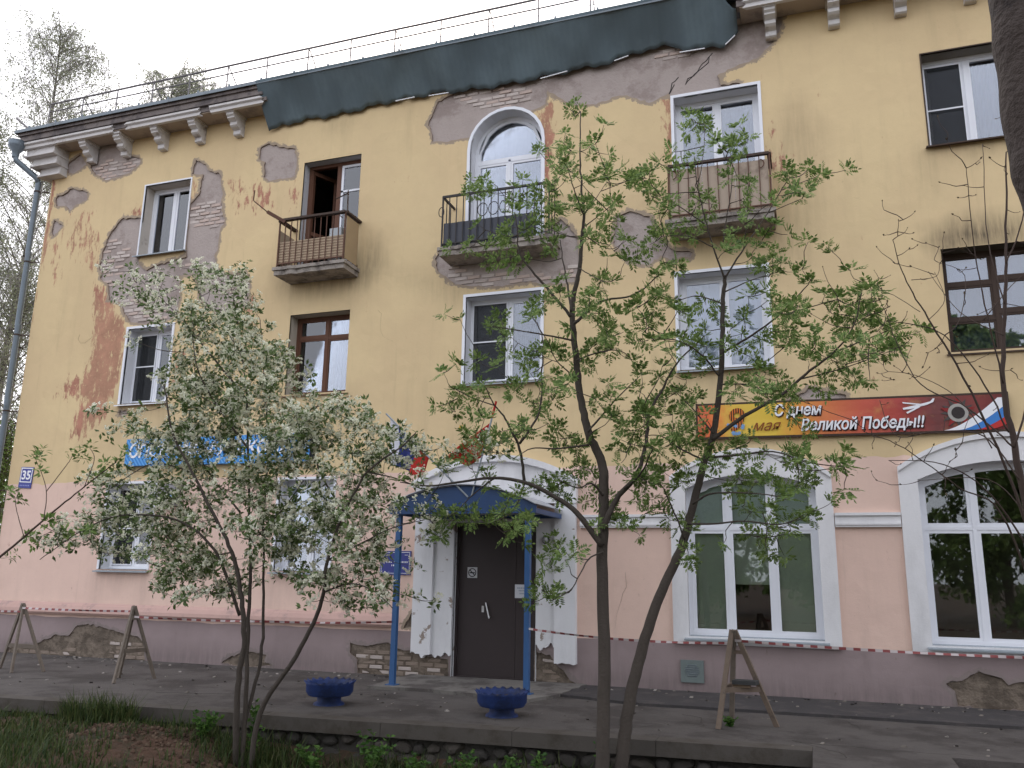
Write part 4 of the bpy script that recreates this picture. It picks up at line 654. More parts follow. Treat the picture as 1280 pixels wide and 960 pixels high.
# ------------------------------------------------------------------ balconies
def balcony(xa, xb, top, mrail, mbal, nb, label, panel, rail_w=.045, thick=.15, hang=.03):
    d = .56; zf = 7.13; m = MB(); r = random.Random(int(xa*10))
    pts = [(xa, -.0)]+[(xa+r.uniform(-.01, .01), -d)]+[(x, -d+r.uniform(-.012, .02)) for x in np.arange(xa+.1, xb-.05, .12)]+[(xb, -d), (xb, 0)]
    m.slab(pts, zf-.06, zf)
    p2 = [(x+(.03 if x < (xa+xb)/2 else -.03), y+(.03 if y < -.1 else 0)+r.uniform(-.012, .012)*(y < -.1)) for x, y in pts]
    m.slab(p2, zf-thick, zf-.059)
    root = part(m, 'balcony', Mconc); root['label'] = label
    y = -d+.05; x0, x1 = xa+.06, xb-.06
    for p, q in (((x0, y, top), (x1, y, top)), ((x0, y, top), (x0, -.0, top)), ((x1, y, top), (x1, -.0, top))):
        MB().beam(p, q, rail_w, .04).build('top_rail', mrail, root)
    for p, q in (((x0, y, zf+.07), (x1, y, zf+.07)), ((x0, y, zf+.07), (x0, 0, zf+.07)), ((x1, y, zf+.07), (x1, 0, zf+.07))):
        MB().beam(p, q, .02, .02).build('bottom_rail', mbal, root)
    for i in range(nb+1):
        x = x0+(x1-x0)*i/nb; w = .024 if i in (0, nb) else .014
        MB().beam((x, y, zf-.01), (x+r.uniform(-.008, .008), y, top), w, w).build('baluster', mbal, root)
    for yy in (-.17, -.34):
        for x in (x0, x1): MB().beam((x, yy, zf), (x, yy, top), .014, .014).build('baluster', mbal, root)
    panel(root, x0, x1, y, zf); return root
def pan1(root, xa, xb, y, zf):
    k = 0; z = zf+.07; md = [mat('slat_beige', C(180, 160, 136), .8, .12, 12), mat('slat_brown', C(150, 128, 108), .8, .12, 12)]
    while z < zf+.49:
        MB().box(xa+.01, xb-.01, y+.022+.006*(k % 2), y+.034, z, z+.022).build('slat', md[k % 2], root); z += .026; k += 1
    MB().box(xa-.012, xa-.002, y+.03, -.02, zf+.05, zf+.75).build('side_panel', md[0], root)
    MB().box(xb+.004, xb+.014, y+.03, -.05, zf+.05, top1-.06).build('side_panel', mat('side_board', C(160, 140, 110), .8, .12, 5), root)
    m = MB(); m.beam((xa+.12, y-.02, top1-.05), (xa-.22, y-.12, top1+.16), .05, .06); m.tube([(xa-.2, y-.12, top1+.14), (xa-.46, y-.2, top1+.36), (xa-.50, y-.2, top1+.40), (xa-.49, y-.2, top1+.60)], .011, 6); m.build('clothesline_arm', Mrust, root)
    m = MB(); m.box(xb-.45, xb-.2, -.3, -.1, zf, zf+.75); m.build('stored_box', mat('stored_white', C(190, 196, 200), .7, .1), root)
    m = MB(); m.tube([(xb-.1, -.25, zf+.3), (xb-.14, -.25, zf+1.5)], .012); m.tube([(xb-.42, -.2, top1+.45), (xb-.12, -.26, top1+.5)], .012); m.tube([(xb-.42, -.2, top1+.2), (xb-.2, -.3, top1)], .01); m.build('drying_rack', Mdwood, root)
def pan2(root, xa, xb, y, zf):
    mp = mat('panel_graphite', C(66, 68, 76), .5, .12, 4)
    k = 0; x = xa+.02; z1 = zf+.46
    while x < xb-.28:
        MB().prism([(x, zf+.03), (x+.128, zf+.03), (x+.128, z1), (x, z1)], y+.02+.008*(k % 2), y+.035).build('panel_board', mp, root); x += .13; k += 1
    for x in (xa+.75, xa+.95, xa+1.15):
        t = [(x+.09*math.cos(a), y-.004, zf+.62+.12*math.sin(a)) for a in np.linspace(0, 2*math.pi, 13)]; MB().tube(t, .008, 5).build('scroll', Miron, root)
    for x in (xa-.02,):
        t = [(x-.05+.05*math.cos(a), y+.1, zf+.72+.09*math.sin(a)) for a in np.linspace(0, 2*math.pi, 13)]; MB().tube(t, .008, 5).build('scroll', Miron, root)
def pan3(root, xa, xb, y, zf):
    mp = mat('panel_fibreboard', C(172, 156, 140), .9, .14, 2.5, .2, 30, col2=C(144, 129, 116), f2=(.5, .7))
    w = (xb-xa-.04)/3
    for i in range(3): MB().box(xa+.02+i*w+.002, xa+.02+(i+1)*w-.002, y+.022, y+.03, zf+.03, top3-.06-.012*i).build('panel_board', mp, root)
    MB().box(xb+.004, xb+.012, y+.03, -.02, zf+.03, top3-.08).build('side_panel', mp, root)
    for x, s in ((xa+.07, 1), (xb-.14, 1)):
        t = [(x+.06*math.cos(a), y-.006, top3-.16+.07*math.sin(a)) for a in np.linspace(-1.57, 1.57, 8)]; MB().tube(t, .009, 5).build('scroll', Mrust, root)
top1, top2, top3 = 8.07, 8.08, 8.05
balcony(-9.14, -7.62, top1, Mdwood, Mrust, 11, 'small balcony with brown slatted screen and a clothesline arm', pan1, .09)
balcony(-5.80, -3.74, top2, Miron, Miron, 15, 'wide balcony with dark graphite panel under the arched door', pan2, .03)
balcony(-1.87, -.20, top3, Mdwood, Mrust, 10, 'balcony with beige board panels and rusty bars', pan3, .06)
# ------------------------------------------------------------------ entrance
rp = random.Random(5)
def broken(xa, xb, z0, z1, n=22, amp=.03):      # a column whose lower end has crumbled
    b = [(xa+(xb-xa)*i/n+(rp.uniform(-.006, .006) if 0 < i < n else 0), z0+amp*(math.sin(i*.31+xa*7)+.6*math.sin(i*.83+xa*3)+.25*rp.uniform(-1, 1))) for i in range(n+1)]
    return b+[(xb, z1), (xa, z1)]
Mpaint = mat('portal_whitewash', C(222, 222, 224), .9, .05, 3, .4, 40, col2=C(150, 136, 126), f2=(.60, .63), s2=2.6, stains=.2)
portal = part(MB().prism(broken(-6.22, -5.88, .36, 2.75), -.10, .002), 'portal', Mpaint); portal['label'] = 'white stuccoed door surround with crumbling feet'
MB().prism(broken(-5.88, -5.535, .36, 2.60), -.045, .002).build('door_jamb', Mpaint, portal)
MB().prism(broken(-4.115, -3.80, .56, 2.60, amp=.04), -.045, .002).build('door_jamb', Mpaint, portal)
MB().prism(broken(-3.80, -3.46, .33, 2.75, amp=.008), -.10, .002).build('pilaster', Mpaint, portal)
hd = Op(-6.24, -3.44, 2.752, 3.06, .40); p = hd.outline(20)
MB().prism(p, -.12, .002).build('arched_head', Mstucco, portal)
h2 = Op(-6.28, -3.40, 2.9, 3.13, .42).outline(20)[2:]; h3 = Op(-6.28, -3.40, 2.9, 3.04, .40).outline(20)[2:]; m = MB()
for i in range(len(h2)-1): m.prism([h3[i], h3[i+1], h2[i+1], h2[i]], -.19, -.0)
m.build('hood_moulding', Mstucco, portal)
MB().prism([(-5.535, 2.46), (-4.115, 2.46), (-4.115, 2.60), (-5.535, 2.60)], -.045, .002).build('lintel', Mpaint, portal)
m = MB(); ol = OPS['DR'].outline(); nn = 4; m.add([(a, -.044, b) for a, b in ol]+[(a, .30, b) for a, b in ol], [(i, i+nn, (i+1) % nn+nn, (i+1) % nn) for i in range(nn)]); m.build('reveal', Mpaint, portal)
door = part(MB().box(-5.50, -4.50, .10, .15, .03, 2.43), 'door', Mdoor)
MB().box(-4.495, -4.14, .10, .15, .03, 2.43).build('fixed_leaf', Mdoor, door)
m = MB(); m.ring([(-5.53, .02), (-4.12, .02), (-4.12, 2.46), (-5.53, 2.46)], [(-5.49, .05), (-4.15, .05), (-4.15, 2.42), (-5.49, 2.42)], .08, .16); m.build('door_frame', Mdoor, door)
m = MB(); m.tube([(-5.00, .075, 1.19), (-4.93, .06, .95)], .012, 8); m.tube([(-4.995, .10, 1.17), (-4.995, .07, 1.17)], .01, 6); m.tube([(-4.935, .10, .97), (-4.935, .06, .97)], .01, 6); m.build('handle', Msteel, door)
m = MB(); m.box(-5.07, -5.03, .085, .10, 1.04, 1.14); m.build('lock', Msteel, door)
for z in (.35, 1.25, 2.1): MB().tube([(-5.495, .09, z), (-5.495, .09, z+.12)], .014, 8).build('hinge', Mdoor, door)
MB().slab([(-5.53, -.0), (-4.12, -.0), (-4.12, .2), (-5.53, .2)], -.02, .028).build('threshold', Mporch, door)
# canopy
can = empty('entrance_canopy', (-4.8, -1.45, .045), 'blue entrance canopy with curved roof on two thin steel posts', 'canopy')
CI = Matrix.Translation(can.location).inverted()
def cpart(mb, nm, mt): o = mb.build(nm, mt, can); o.matrix_parent_inverse = CI; return o
for x, y in ((-5.88, -1.36), (-3.80, -1.42)):
    m = MB(); m.box(x-.038, x+.038, y-.038, y+.038, .04, 2.60); m.box(x-.08, x+.08, y-.08, y+.08, .04, .056); cpart(m, 'post', Mblue)
ca = Op(-6.02, -3.66, 2.4, 2.62, .30); arc = ca.outline(18)[2:]
fas = [(-6.0, 2.50), (-3.68, 2.50)]+[(x, z-.012) for x, z in arc]
cpart(MB().prism(fas, -1.47, -1.455), 'fascia', Mblued)
m = MB()
for i in range(len(arc)-1):
    (xa, za), (xb, zb) = arc[i], arc[i+1]
    m.add([(xa, -1.53, za), (xb, -1.53, zb), (xb, -.13, zb), (xa, -.13, za), (xa, -1.53, za+.012), (xb, -1.53, zb+.012), (xb, -.13, zb+.012), (xa, -.13, za+.012)], [(0, 1, 2, 3), (4, 7, 6, 5), (0, 4, 5, 1), (3, 2, 6, 7)])
cpart(m, 'curved_roof', mat('canopy_sheet', C(168, 172, 180), .5, .08, 3, .05, 20, metal=.2))
for x in (-5.98, -3.70):
    m = MB(); m.beam((x, -1.45, 2.54), (x, -.13, 2.54), .05, .07); cpart(m, 'side_beam', Mblued)
for x in (-5.1, -4.5): cpart(MB().beam((x, -1.45, 2.54), (x, -.13, 2.54), .03, .04), 'cross_beam', Mblued)
cpart(MB().beam((-5.98, -.155, 2.54), (-3.70, -.155, 2.54), .04, .06), 'back_beam', Mblued)
# lamp beside the door
lam = empty('wall_lamp', (-3.95, -.05, 2.18), 'small round black lamp with glass dome beside the entrance door', 'lamp')
m = MB(); m.lathe([(.0, 0), (.06, 0), (.065, .03), (.05, .05)], (0, 0, 0), 16); o = m.build('lamp_base', Mblack, lam, True); o.rotation_euler = (R(90), 0, 0)
m = MB(); m.lathe([(.05, .05), (.048, .08), (.03, .105), (.0, .115)], (0, 0, 0), 16); o = m.build('dome', mat('lamp_glass', C(150, 150, 150), .15, .05, spec=.8), lam, True); o.rotation_euler = (R(90), 0, 0)
# ------------------------------------------------------------------ roof railing, netting, drainpipe
rr = empty('roof_railing', (-10, .05, 11.4), 'thin steel guard railing along the edge of the sheet roof', 'railing'); RI = Matrix.Translation(rr.location).inverted()
def rpart(mb, nm): o = mb.build(nm, Mrail, rr); o.matrix_parent_inverse = RI; return o
yr = .0
for z, r in ((12.07, .021), (11.87, .014), (11.71, .006)):
    xs_ = np.arange(-16.0, 9.2, .8); rpart(MB().tube([(x, yr, z+random.uniform(-.006, .006)) for x in xs_], r, 6), 'rail')
for i, x in enumerate(np.arange(-16.0, 9, .985)):
    m = MB(); m.tube([(x, yr, 11.3), (x, yr, 12.06)], .014, 6)
    if i % 2: m.tube([(x, yr+.5, 11.62), (x+.02, yr, 12.04)], .011, 6)
    rpart(m, 'post')
m = MB(); m.tube([(-15.9, -.45, 11.12), (-16.35, -.5, 11.5)], .025, 6); rpart(m, 'loose_bar')
NB = [(-9.89, 10.30), (-9.55, 10.35), (-9.2, 10.40), (-8.7, 10.39), (-8.32, 10.37), (-7.27, 10.44), (-6.26, 10.45), (-5.28, 10.37), (-4.5, 10.36), (-3.75, 10.39), (-2.87, 10.41), (-2.3, 10.53), (-1.75, 10.52), (-1.55, 10.40), (-1.32, 10.35), (-.89, 10.34), (-.73, 10.45), (-.55, 10.69)]
cols, rows = 150, 10; V = []; F = []
for i in range(cols+1):
    t = i/cols; x = -9.85+(9.2)*t; zb = np.interp(x, [p[0] for p in NB], [p[1] for p in NB])+.03*math.sin(x*9)+.02*math.sin(x*23+1)
    xt = x if t < .95 else x-.0; zt = 11.10-.34*smooth(.965, 1., t)*1.0; yt = -.64+.25*smooth(.95, 1., t)
    for j in range(rows+1):
        s = j/rows; y = yt+(-.07-yt)*s; z = zt+(zb-zt)*s
        bul = .016*math.sin(math.pi*s)*(math.sin(x*3.1)+.5*math.sin(x*7.7+s*3)); V.append((x, y-bul+.015*math.sin(math.pi*s), z-.03*math.sin(math.pi*s)*math.sin(x*5)))
for i in range(cols):
    for j in range(rows): a = i*(rows+1)+j; F.append((a, a+1, a+rows+2, a+rows+1))
m_, t_, o_ = nodes('green_netting')
w1 = N(t_, 'ShaderNodeTexWave', Scale=3.2, Distortion=2.5, Detail=3); tcn = N(t_, 'ShaderNodeTexCoord'); t_.links.new(tcn.outputs['Object'], w1.inputs[0])
cc = mixc(t_, rampf(t_, noise(t_, 1.6, 5, .6, vec=tcn.outputs['Object'], stretch=(1, 1, .3)), .35, .7), C(102, 116, 123), C(116, 132, 139)); cc = mixc(t_, math_(t_, 'MULTIPLY', w1.outputs['Fac'], .10), cc, C(92, 104, 114))
pr_ = finish(t_, o_, cc, .95, noise(t_, 60, 3), .3, .01, spec=.1)
net = mesh_np('debris_netting', V, F, m_)
sm = net.modifiers.new('thick', 'SOLIDIFY'); sm.thickness = .006
net.data.polygons.foreach_set('use_smooth', [True]*len(net.data.polygons))
tag(net, 'dark green debris netting slung under the eaves over damaged cornice', 'netting')
for xa, za, xb, zb in ((-7.0, 10.45, -6.6, 10.46), (-6.3, 10.43, -5.9, 10.42), (-4.1, 10.36, -3.6, 10.41), (-1.62, 10.37, -1.2, 10.36), (-.86, 10.36, -.70, 10.50), (-2.75, 10.44, -2.5, 10.49)):
    MB().beam((xa, -.10, za-.02), (xb, -.10, zb-.02), .012, .016).build('batten', Mink, net)
dp = empty('drainpipe', (-15.86, -.12, 0), 'grey zinc drainpipe with funnel head at the corner of the house', 'drainpipe')
m = MB(); m.lathe([(.07, -.12), (.075, .0), (.17, .13), (.18, .26), (.165, .26), (.06, .02)], (-.30, -.42, 10.60), 16); m.build('funnel_head', Mpipe, dp, True)
m = MB(); m.tube([(-.30, -.42, 10.55), (-.28, -.40, 10.42), (-.02, -.03, 10.12), (0, 0, 10.0)], .065, 12); m.build('elbow', Mpipe, dp, True)
for k in range(6):
    z1 = 10.04-k*1.66; z0 = max(z1-1.7, .25); m = MB(); m.lathe([(.058, 0), (.06, z1-z0-.1), (.066, z1-z0-.06), (.066, z1-z0)], (0.02*k, 0, z0), 12); m.build('pipe_length', Mpipe, dp, True)
    m = MB(); m.lathe([(.071, 0), (.071, .03)], (0.02*k, 0, z1-.25), 12); m.beam((0.02*k+.06, 0, z1-.24), (.26, .1, z1-.24), .02, .02); m.build('clamp', Mdwood, dp)
m = MB(); m.tube([(.1, 0, .3), (.1, -.05, .2), (.1, -.22, .1)], .06, 12); m.build('shoe', Mpipe, dp, True)
# ------------------------------------------------------------------ signs
def text(s, size, x, y, z, mat_, parent, shear=0., bold=0., name='lettering', sx=1., align='LEFT'):
    cu = bpy.data.curves.new('txt', 'FONT'); cu.body = s; cu.size = size; cu.shear = shear; cu.offset = bold; cu.extrude = .002; cu.align_x = align; cu.resolution_u = 3
    o = bpy.data.objects.new('txt', cu); link(o); bpy.context.view_layer.update()
    me = bpy.data.meshes.new_from_object(o.evaluated_get(bpy.context.evaluated_depsgraph_get())); bpy.data.objects.remove(o)
    me.materials.append(mat_)
    for v in me.vertices: c = v.co.copy(); v.co = (x+c.x*sx, y-c.z, z+c.y)
    ob = bpy.data.objects.new(name, me); link(ob); ob.parent = parent; return ob
# banner: printed sheet on a frame
ban = empty('holiday_banner', (.565, -.06, 3.95), 'long red and orange Victory Day banner with white lettering above the shop windows', 'banner')
ban.rotation_euler = (0, R(.55), 0)
m, t, o = nodes('banner_print'); tcn = N(t, 'ShaderNodeTexCoord'); sp = N(t, 'ShaderNodeSeparateXYZ'); t.links.new(tcn.outputs['Object'], sp.inputs[0])
nz2 = noise(t, 3.5, 6, .7, vec=tcn.outputs['Object']); ff = math_(t, 'ADD', math_(t, 'DIVIDE', math_(t, 'ADD', sp.outputs[0], 2.1), 4.2), math_(t, 'MULTIPLY', math_(t, 'SUBTRACT', nz2, .5), .16))
rmp = N(t, 'ShaderNodeValToRGB'); e = rmp.color_ramp.elements; e[0].position = 0; e[0].color = (*C(206, 104, 74), 1); e[1].position = 1; e[1].color = (*C(96, 34, 34), 1)
for ps, cl in ((.05, C(222, 110, 60)), (.13, C(226, 190, 80)), (.26, C(224, 190, 70)), (.34, C(214, 150, 60)), (.42, C(212, 124, 72)), (.56, C(198, 92, 72)), (.68, C(168, 68, 62)), (.78, C(112, 60, 58)), (.9, C(132, 60, 56))):
    q = e.new(ps); q.color = (*cl, 1)
t.links.new(ff, rmp.inputs[0]); bc = mixc(t, rampf(t, nz2, .5, .8, 0, .3), rmp.outputs[0], C(240, 200, 110)); finish(t, o, bc, .5, noise(t, 2.5, 3, vec=tcn.outputs['Object']), .3, .03, spec=.4)
cw, ch = 60, 6; V = []; F = []
for i in range(cw+1):
    for j in range(ch+1):
        x = -2.09+4.18*i/cw; z = -.245+.49*j/ch; V.append((x, -.012+.006*math.sin(x*4+z*9)*math.sin(math.pi*j/ch), z))
for i in range(cw):
    for j in range(ch): a = i*(ch+1)+j; F.append((a, a+ch+1, a+ch+2, a+1))
b = mesh_np('printed_sheet', V, F, m, ban); s_ = b.modifiers.new('t', 'SOLIDIFY'); s_.thickness = .003
fm = MB()
for z in (-.262, .262): fm.box(-2.12, 2.12, -.01, .03, z-.014, z+.014)
for x in (-2.106, 2.106, -.7, .7): fm.box(x-.014, x+.014, .002 if abs(x) < 1 else -.01, .03, -.247, .247)
fm.build('frame', Mdwood, ban)
yb = -.026
Mshadow = mat('dark_print', C(60, 24, 24), .6, .05)
for s, sz, x, z in (('С днем', .235, -.98, .045), ('Великой Победы!!', .235, -.61, -.185)):
    text(s, sz, x+.012, yb+.002, z-.012, Mshadow, ban, .22, .009, 'letter_shadow', .80); text(s, sz, x, yb-.003, z, Mink, ban, .22, .005, 'lettering', .80)
m9, t, o = nodes('ribbon_print'); tcn = N(t, 'ShaderNodeTexCoord'); w1 = N(t, 'ShaderNodeTexWave', Scale=9.0, Distortion=.3); t.links.new(tcn.outputs['Object'], w1.inputs[0]); finish(t, o, mixc(t, rampf(t, w1.outputs['Fac'], .45, .55), C(214, 120, 50), C(34, 26, 24)), .6)
text('9', .50, -1.66, yb, -.17, m9, ban, .12, .012, 'ribbon_nine')
text('мая', .22, -1.30, yb-.001, -.17, mat('brown_print', C(130, 66, 34), .6, .05), ban, .45, .0, 'lettering', .95)
fl = MB()
for k in range(9):
    cx, cz = -1.52+random.uniform(-.14, .1), -.14+random.uniform(-.08, .1)
    fl.prism([(cx+.035*math.cos(a)*(1 if i % 2 else .55), cz+.035*math.sin(a)*(1 if i % 2 else .55)) for i, a in enumerate(np.linspace(0, 2*math.pi, 11)[:-1])], yb-.003-.0006*k, yb-.0025-.0006*k)
fl.build('flower_print', mat('flower_blue_print', C(120, 160, 205), .6, .2, 20), ban)
pl = MB(); px, pz = .98, .13
pl.prism([(px-.2, pz-.035), (px-.12, pz-.02), (px+.1, pz+.03), (px+.16, pz+.045), (px+.2, pz+.09), (px+.22, pz+.085), (px+.2, pz+.035), (px+.12, pz+.0), (px-.1, pz-.055), (px-.19, pz-.06)], yb-.002, yb)
pl.prism([(px-.2, pz+.05), (px+.06, pz+.012), (px+.07, pz-.008), (px-.19, pz+.03)], yb-.004, yb-.0025); pl.prism([(px-.16, pz-.10), (px+.0, pz-.02), (px+.03, pz-.03), (px-.14, pz-.12)], yb-.004, yb-.0025)
pl.build('aeroplane_print', Mink, ban)
st = MB(); cx, cz = 1.48, .0
pts = lambda r1, r2, n, ph=0: [(cx+(r1 if i % 2 == 0 else r2)*math.cos(math.pi*i/n+ph), cz+(r1 if i % 2 == 0 else r2)*math.sin(math.pi*i/n+ph)) for i in range(2*n)]
st.prism(pts(.225, .12, 12), yb, yb+.002, 1); st.prism(pts(.235, .09, 5, .31), yb-.003, yb-.001, 2); st.prism([(cx+.13*math.cos(a), cz+.13*math.sin(a)) for a in np.linspace(0, 2*math.pi, 25)[:-1]], yb-.006, yb-.004, 0); st.prism([(cx+.085*math.cos(a), cz+.085*math.sin(a)) for a in np.linspace(0, 2*math.pi, 25)[:-1]], yb-.009, yb-.007, 3)
st.build('medal_print', [mat('silver_print', C(168, 164, 158), .5, .25, 25), mat('dark_grey_print', C(80, 74, 72), .6, .3, 25), mat('crimson_print', C(140, 40, 40), .5, .2), mat('medal_dark', C(52, 44, 44), .5, .4, 30)], ban)
tri = MB()
def band(o0, o1):
    lo = []; hi = []
    for i in range(11):
        u = i/10; x = 1.38+.70*u; z = -.245+.44*u**1.5; lo.append((min(x+o0, 2.088), z)); hi.append((min(x+o1, 2.088), z+.0))
    return lo+hi[::-1]
for k, (a, b_) in enumerate(((-.10, .10), (.10, .30), (.30, .48))): tri.prism([(max(min(x, 2.085), -2), min(z, .24)) for x, z in band(a, b_)], yb-.004+.0012*k, yb-.003+.0012*k, k)
tri.build('tricolour_print', [Mink, mat('blue_print', C(66, 128, 200), .6, .08), mat('red_print', C(190, 56, 52), .6, .08)], ban)
# blue school sign
sg = empty('sport_school_sign', (-10.42, -.07, 3.82), 'long light blue striped sign with white Cyrillic lettering behind the flowering tree', 'sign'); sg.rotation_euler = (0, R(.35), 0)
m, t, o = nodes('sign_stripes'); tcn = N(t, 'ShaderNodeTexCoord'); mp = N(t, 'ShaderNodeMapping'); mp.inputs['Rotation'].default_value = (0, R(38), 0); t.links.new(tcn.outputs['Object'], mp.inputs[0]); w1 = N(t, 'ShaderNodeTexWave', Scale=5.); t.links.new(mp.outputs[0], w1.inputs[0])
finish(t, o, mixc(t, rampf(t, w1.outputs['Fac'], .3, .7), C(46, 122, 196), C(88, 160, 220)), .5, spec=.4)
MB().box(-2.07, 2.07, -.06, .06, -.26, .26).build('sign_box', [m], sg)
MB().box(2.071, 2.085, -.061, .06, -.262, .262).build('end_cap', mat('navy_edge', C(40, 48, 84), .6, .1), sg)
text('СПОРТИВНАЯ ШКОЛА', .36, -2.0, -.064, -.10, Mink, sg, .1, .008, 'lettering', .92)
lg = MB(); lg.prism([(1.58, -.05), (1.80, .0), (1.95, .2), (1.90, .02), (2.02, -.06), (1.86, -.08), (1.7, -.14), (1.74, -.07)], -.066, -.062); lg.build('emblem', Mink, sg)
# house number
nb = empty('house_number_plate', (-15.10, -.012, 3.42), 'navy enamel house number plate reading 35 near the corner', 'sign'); nb.rotation_euler = (0, R(3), 0)
MB().box(-.17, .17, -.006, .006, -.215, .215).build('plate', mat('plate_navy', C(52, 60, 140), .4, .1, spec=.5), nb)
MB().ring([(-.155, -.10), (.155, -.10), (.155, .20), (-.155, .20)], [(-.135, -.08), (.135, -.08), (.135, .18), (-.135, .18)], -.009, -.005).build('border', Mink, nb)
text('35', .25, 0, -.008, -.035, Mink, nb, 0, .006, 'numerals', 1, 'CENTER')
m = MB()
for k in range(6): m.box(-.13+k*.045, -.13+k*.045+.028, -.009, -.006, -.175, -.15)
m.build('small_print', mat('faint_print', C(140, 146, 200), .6, .05), nb)
# plaque by the door
pq = empty('wall_plaque', (-6.60, -.012, 1.80), 'dark blue plaque with white border and small print beside the door', 'sign')
MB().box(-.285, .285, -.008, .008, -.195, .195).build('plate', mat('plaque_navy', C(48, 56, 132), .4, .1, spec=.5), pq)
MB().ring([(-.265, -.175), (.265, -.175), (.265, .175), (-.265, .175)], [(-.257, -.167), (.257, -.167), (.257, .167), (-.257, .167)], -.011, -.007).build('border', Mink, pq)
m = MB()
for z, n_, w in ((.0, 16, .012), (-.055, 6, .012)):
    x = -.235 if n_ > 8 else -.07
    for k in range(n_):
        if random.random() < .85: m.box(x, x+w+random.uniform(0, .008), -.011, -.007, z, z+.026)
        x += .03
m.box(.17, .24, -.011, -.007, .125, .132); m.build('small_print', Mink, pq)
# no smoking and notice
ns = empty('no_smoking_sign', (-5.25, .092, 1.66), 'square white no smoking pictogram on the brown door', 'sign')
MB().box(-.085, .085, -.003, .003, -.085, .085).build('sheet', mat('sticker_white', C(188, 188, 190), .6, .05), ns)
m = MB(); m.ring([(.07*math.cos(a), .07*math.sin(a)) for a in np.linspace(0, 2*math.pi, 25)[:-1]], [(.056*math.cos(a), .056*math.sin(a)) for a in np.linspace(0, 2*math.pi, 25)[:-1]], -.006, -.002)
m.beam((-.045, -.005, .045), (.045, -.005, -.045), .003, .014, up=(1, 0, 1)); m.box(-.045, .045, -.0045, -.002, -.012, .006); m.build('pictogram', Mblack, ns)
no = empty('paper_notice', (-4.36, .093, 1.38), 'small white paper notice taped to the entrance door behind the post', 'notice')
MB().box(-.15, .15, -.002, .002, -.105, .105).build('sheet', mat('paper_white', C(206, 208, 214), .8, .04), no)
m = MB()
for z, w in ((.04, .11), (.0, .085), (-.045, .07)):
    for k in range(7): m.box(-w+k*w*.285, -w+k*w*.285+w*.2, -.004, -.001, z, z+.02)
m.build('print_lines', mat('grey_print', C(150, 160, 176), .7, .05), no)
# vent and meter box
vg = empty('ventilation_grille', (-1.73, -.02, .31), 'square grey-green metal vent plate with round grille in the plinth', 'vent')
MB().box(-.165, .165, -.012, .012, -.155, .155).build('plate', mat('vent_paint', C(112, 122, 120), .6, .12, 6), vg)
m = MB()
for k in range(6):
    z = -.075+k*.03; w = math.sqrt(max(.1**2-z*z, .0)); m.add([(-w, -.014, z), (w, -.014, z), (w, -.026, z+.018), (-w, -.026, z+.018), (-w, -.012, z+.018), (w, -.012, z+.018)], [(0, 1, 2, 3), (3, 2, 5, 4)])
m.build('louvre', Mgrey, vg)
ub = empty('meter_box', (-11.35, -.1, 3.0), 'grey metal meter box on the pink wall under the blue sign', 'box')
MB().box(-.22, .22, -.1, .1, -.21, .21).build('case', mat('box_grey', C(128, 126, 128), .6, .1), ub); MB().box(-.20, .20, -.112, -.101, -.19, .19).build('lid', mat('box_lid', C(140, 138, 140), .6, .1), ub)
MB().box(.06, .16, -.116, -.113, -.06, .04).build('sticker', mat('sticker_blue', C(150, 180, 220), .6, .1), ub)
# ------------------------------------------------------------------ flags
def flag(name, label, base, tip, cols, hang, s0, s1, mpole, drop):
    f = empty(name, base, label, 'flag', 'flags on the canopy front'); b, t = Vector(base), Vector(tip); d = t-b
    m = MB(); m.tube([(0, 0, 0), d], .014, 8); m.build('pole', mpole, f)
    U, Wn = 22, 14; V = []; F = []; mi = []
    for i in range(U+1):
        u = i/U
        for j in range(Wn+1):
            v = j/Wn; p0 = d*(s0+(s1-s0)*v); g = Vector(hang[0]).lerp(Vector(hang[1]), v)
            p = p0+g*u+Vector((0, 0, -drop*u*u*(.3+.7*v)))
            fold = .07*u*math.sin(v*9+u*3); p += Vector((.3*fold, fold, 0)); V.append(tuple(p))
    for i in range(U):
        for j in range(Wn): a = i*(Wn+1)+j; F.append((a, a+1, a+Wn+2, a+Wn+1)); mi.append(min(len(cols)-1, int((1-(j+.5)/Wn)*len(cols))))
    c = mesh_np('cloth', V, F, cols, f, mi=mi); c.data.polygons.foreach_set('use_smooth', [True]*len(F)); s = c.modifiers.new('t', 'SOLIDIFY'); s.thickness = .002
    return f
Mfw, Mfb, Mfr = mat('flag_white', C(206, 206, 214), .85, .05), mat('flag_blue', C(44, 54, 112), .85, .08), mat('flag_red', C(170, 44, 38), .85, .08)
flag('tricolour_flag', 'white, blue and red flag drooping from a pole on the canopy', (-4.72, -1.48, 2.74), (-6.07, -1.6, 4.03), [Mfw, Mfb, Mfb, Mfr], ((-.10, -.1, -.28), (.10, -.05, -.62)), .46, .95, Mgrey, .1)
rf = flag('red_flag', 'red flag with small gold emblem drooping from a pole on the canopy', (-4.66, -1.48, 2.76), (-4.27, -1.6, 4.09), [Mfr], ((-.18, -.1, -.12), (-.62, -.1, -.46)), .42, .80, Mgrey, .06)
m = MB(); cx, cz = -.10, .98
m.prism([(cx+.05*math.cos(math.pi*i/5+.3)*(1 if i % 2 else .45), cz+.05*math.sin(math.pi*i/5+.3)*(1 if i % 2 else .45)) for i in range(10)], -.25, -.245); m.build('emblem', mat('gold_print', C(214, 170, 70), .6, .1), rf)
m = MB(); m.tube([(.33, -.10, 1.13), (.40, -.125, 1.37)], .019, 6); m.build('finial', Mfr, rf)
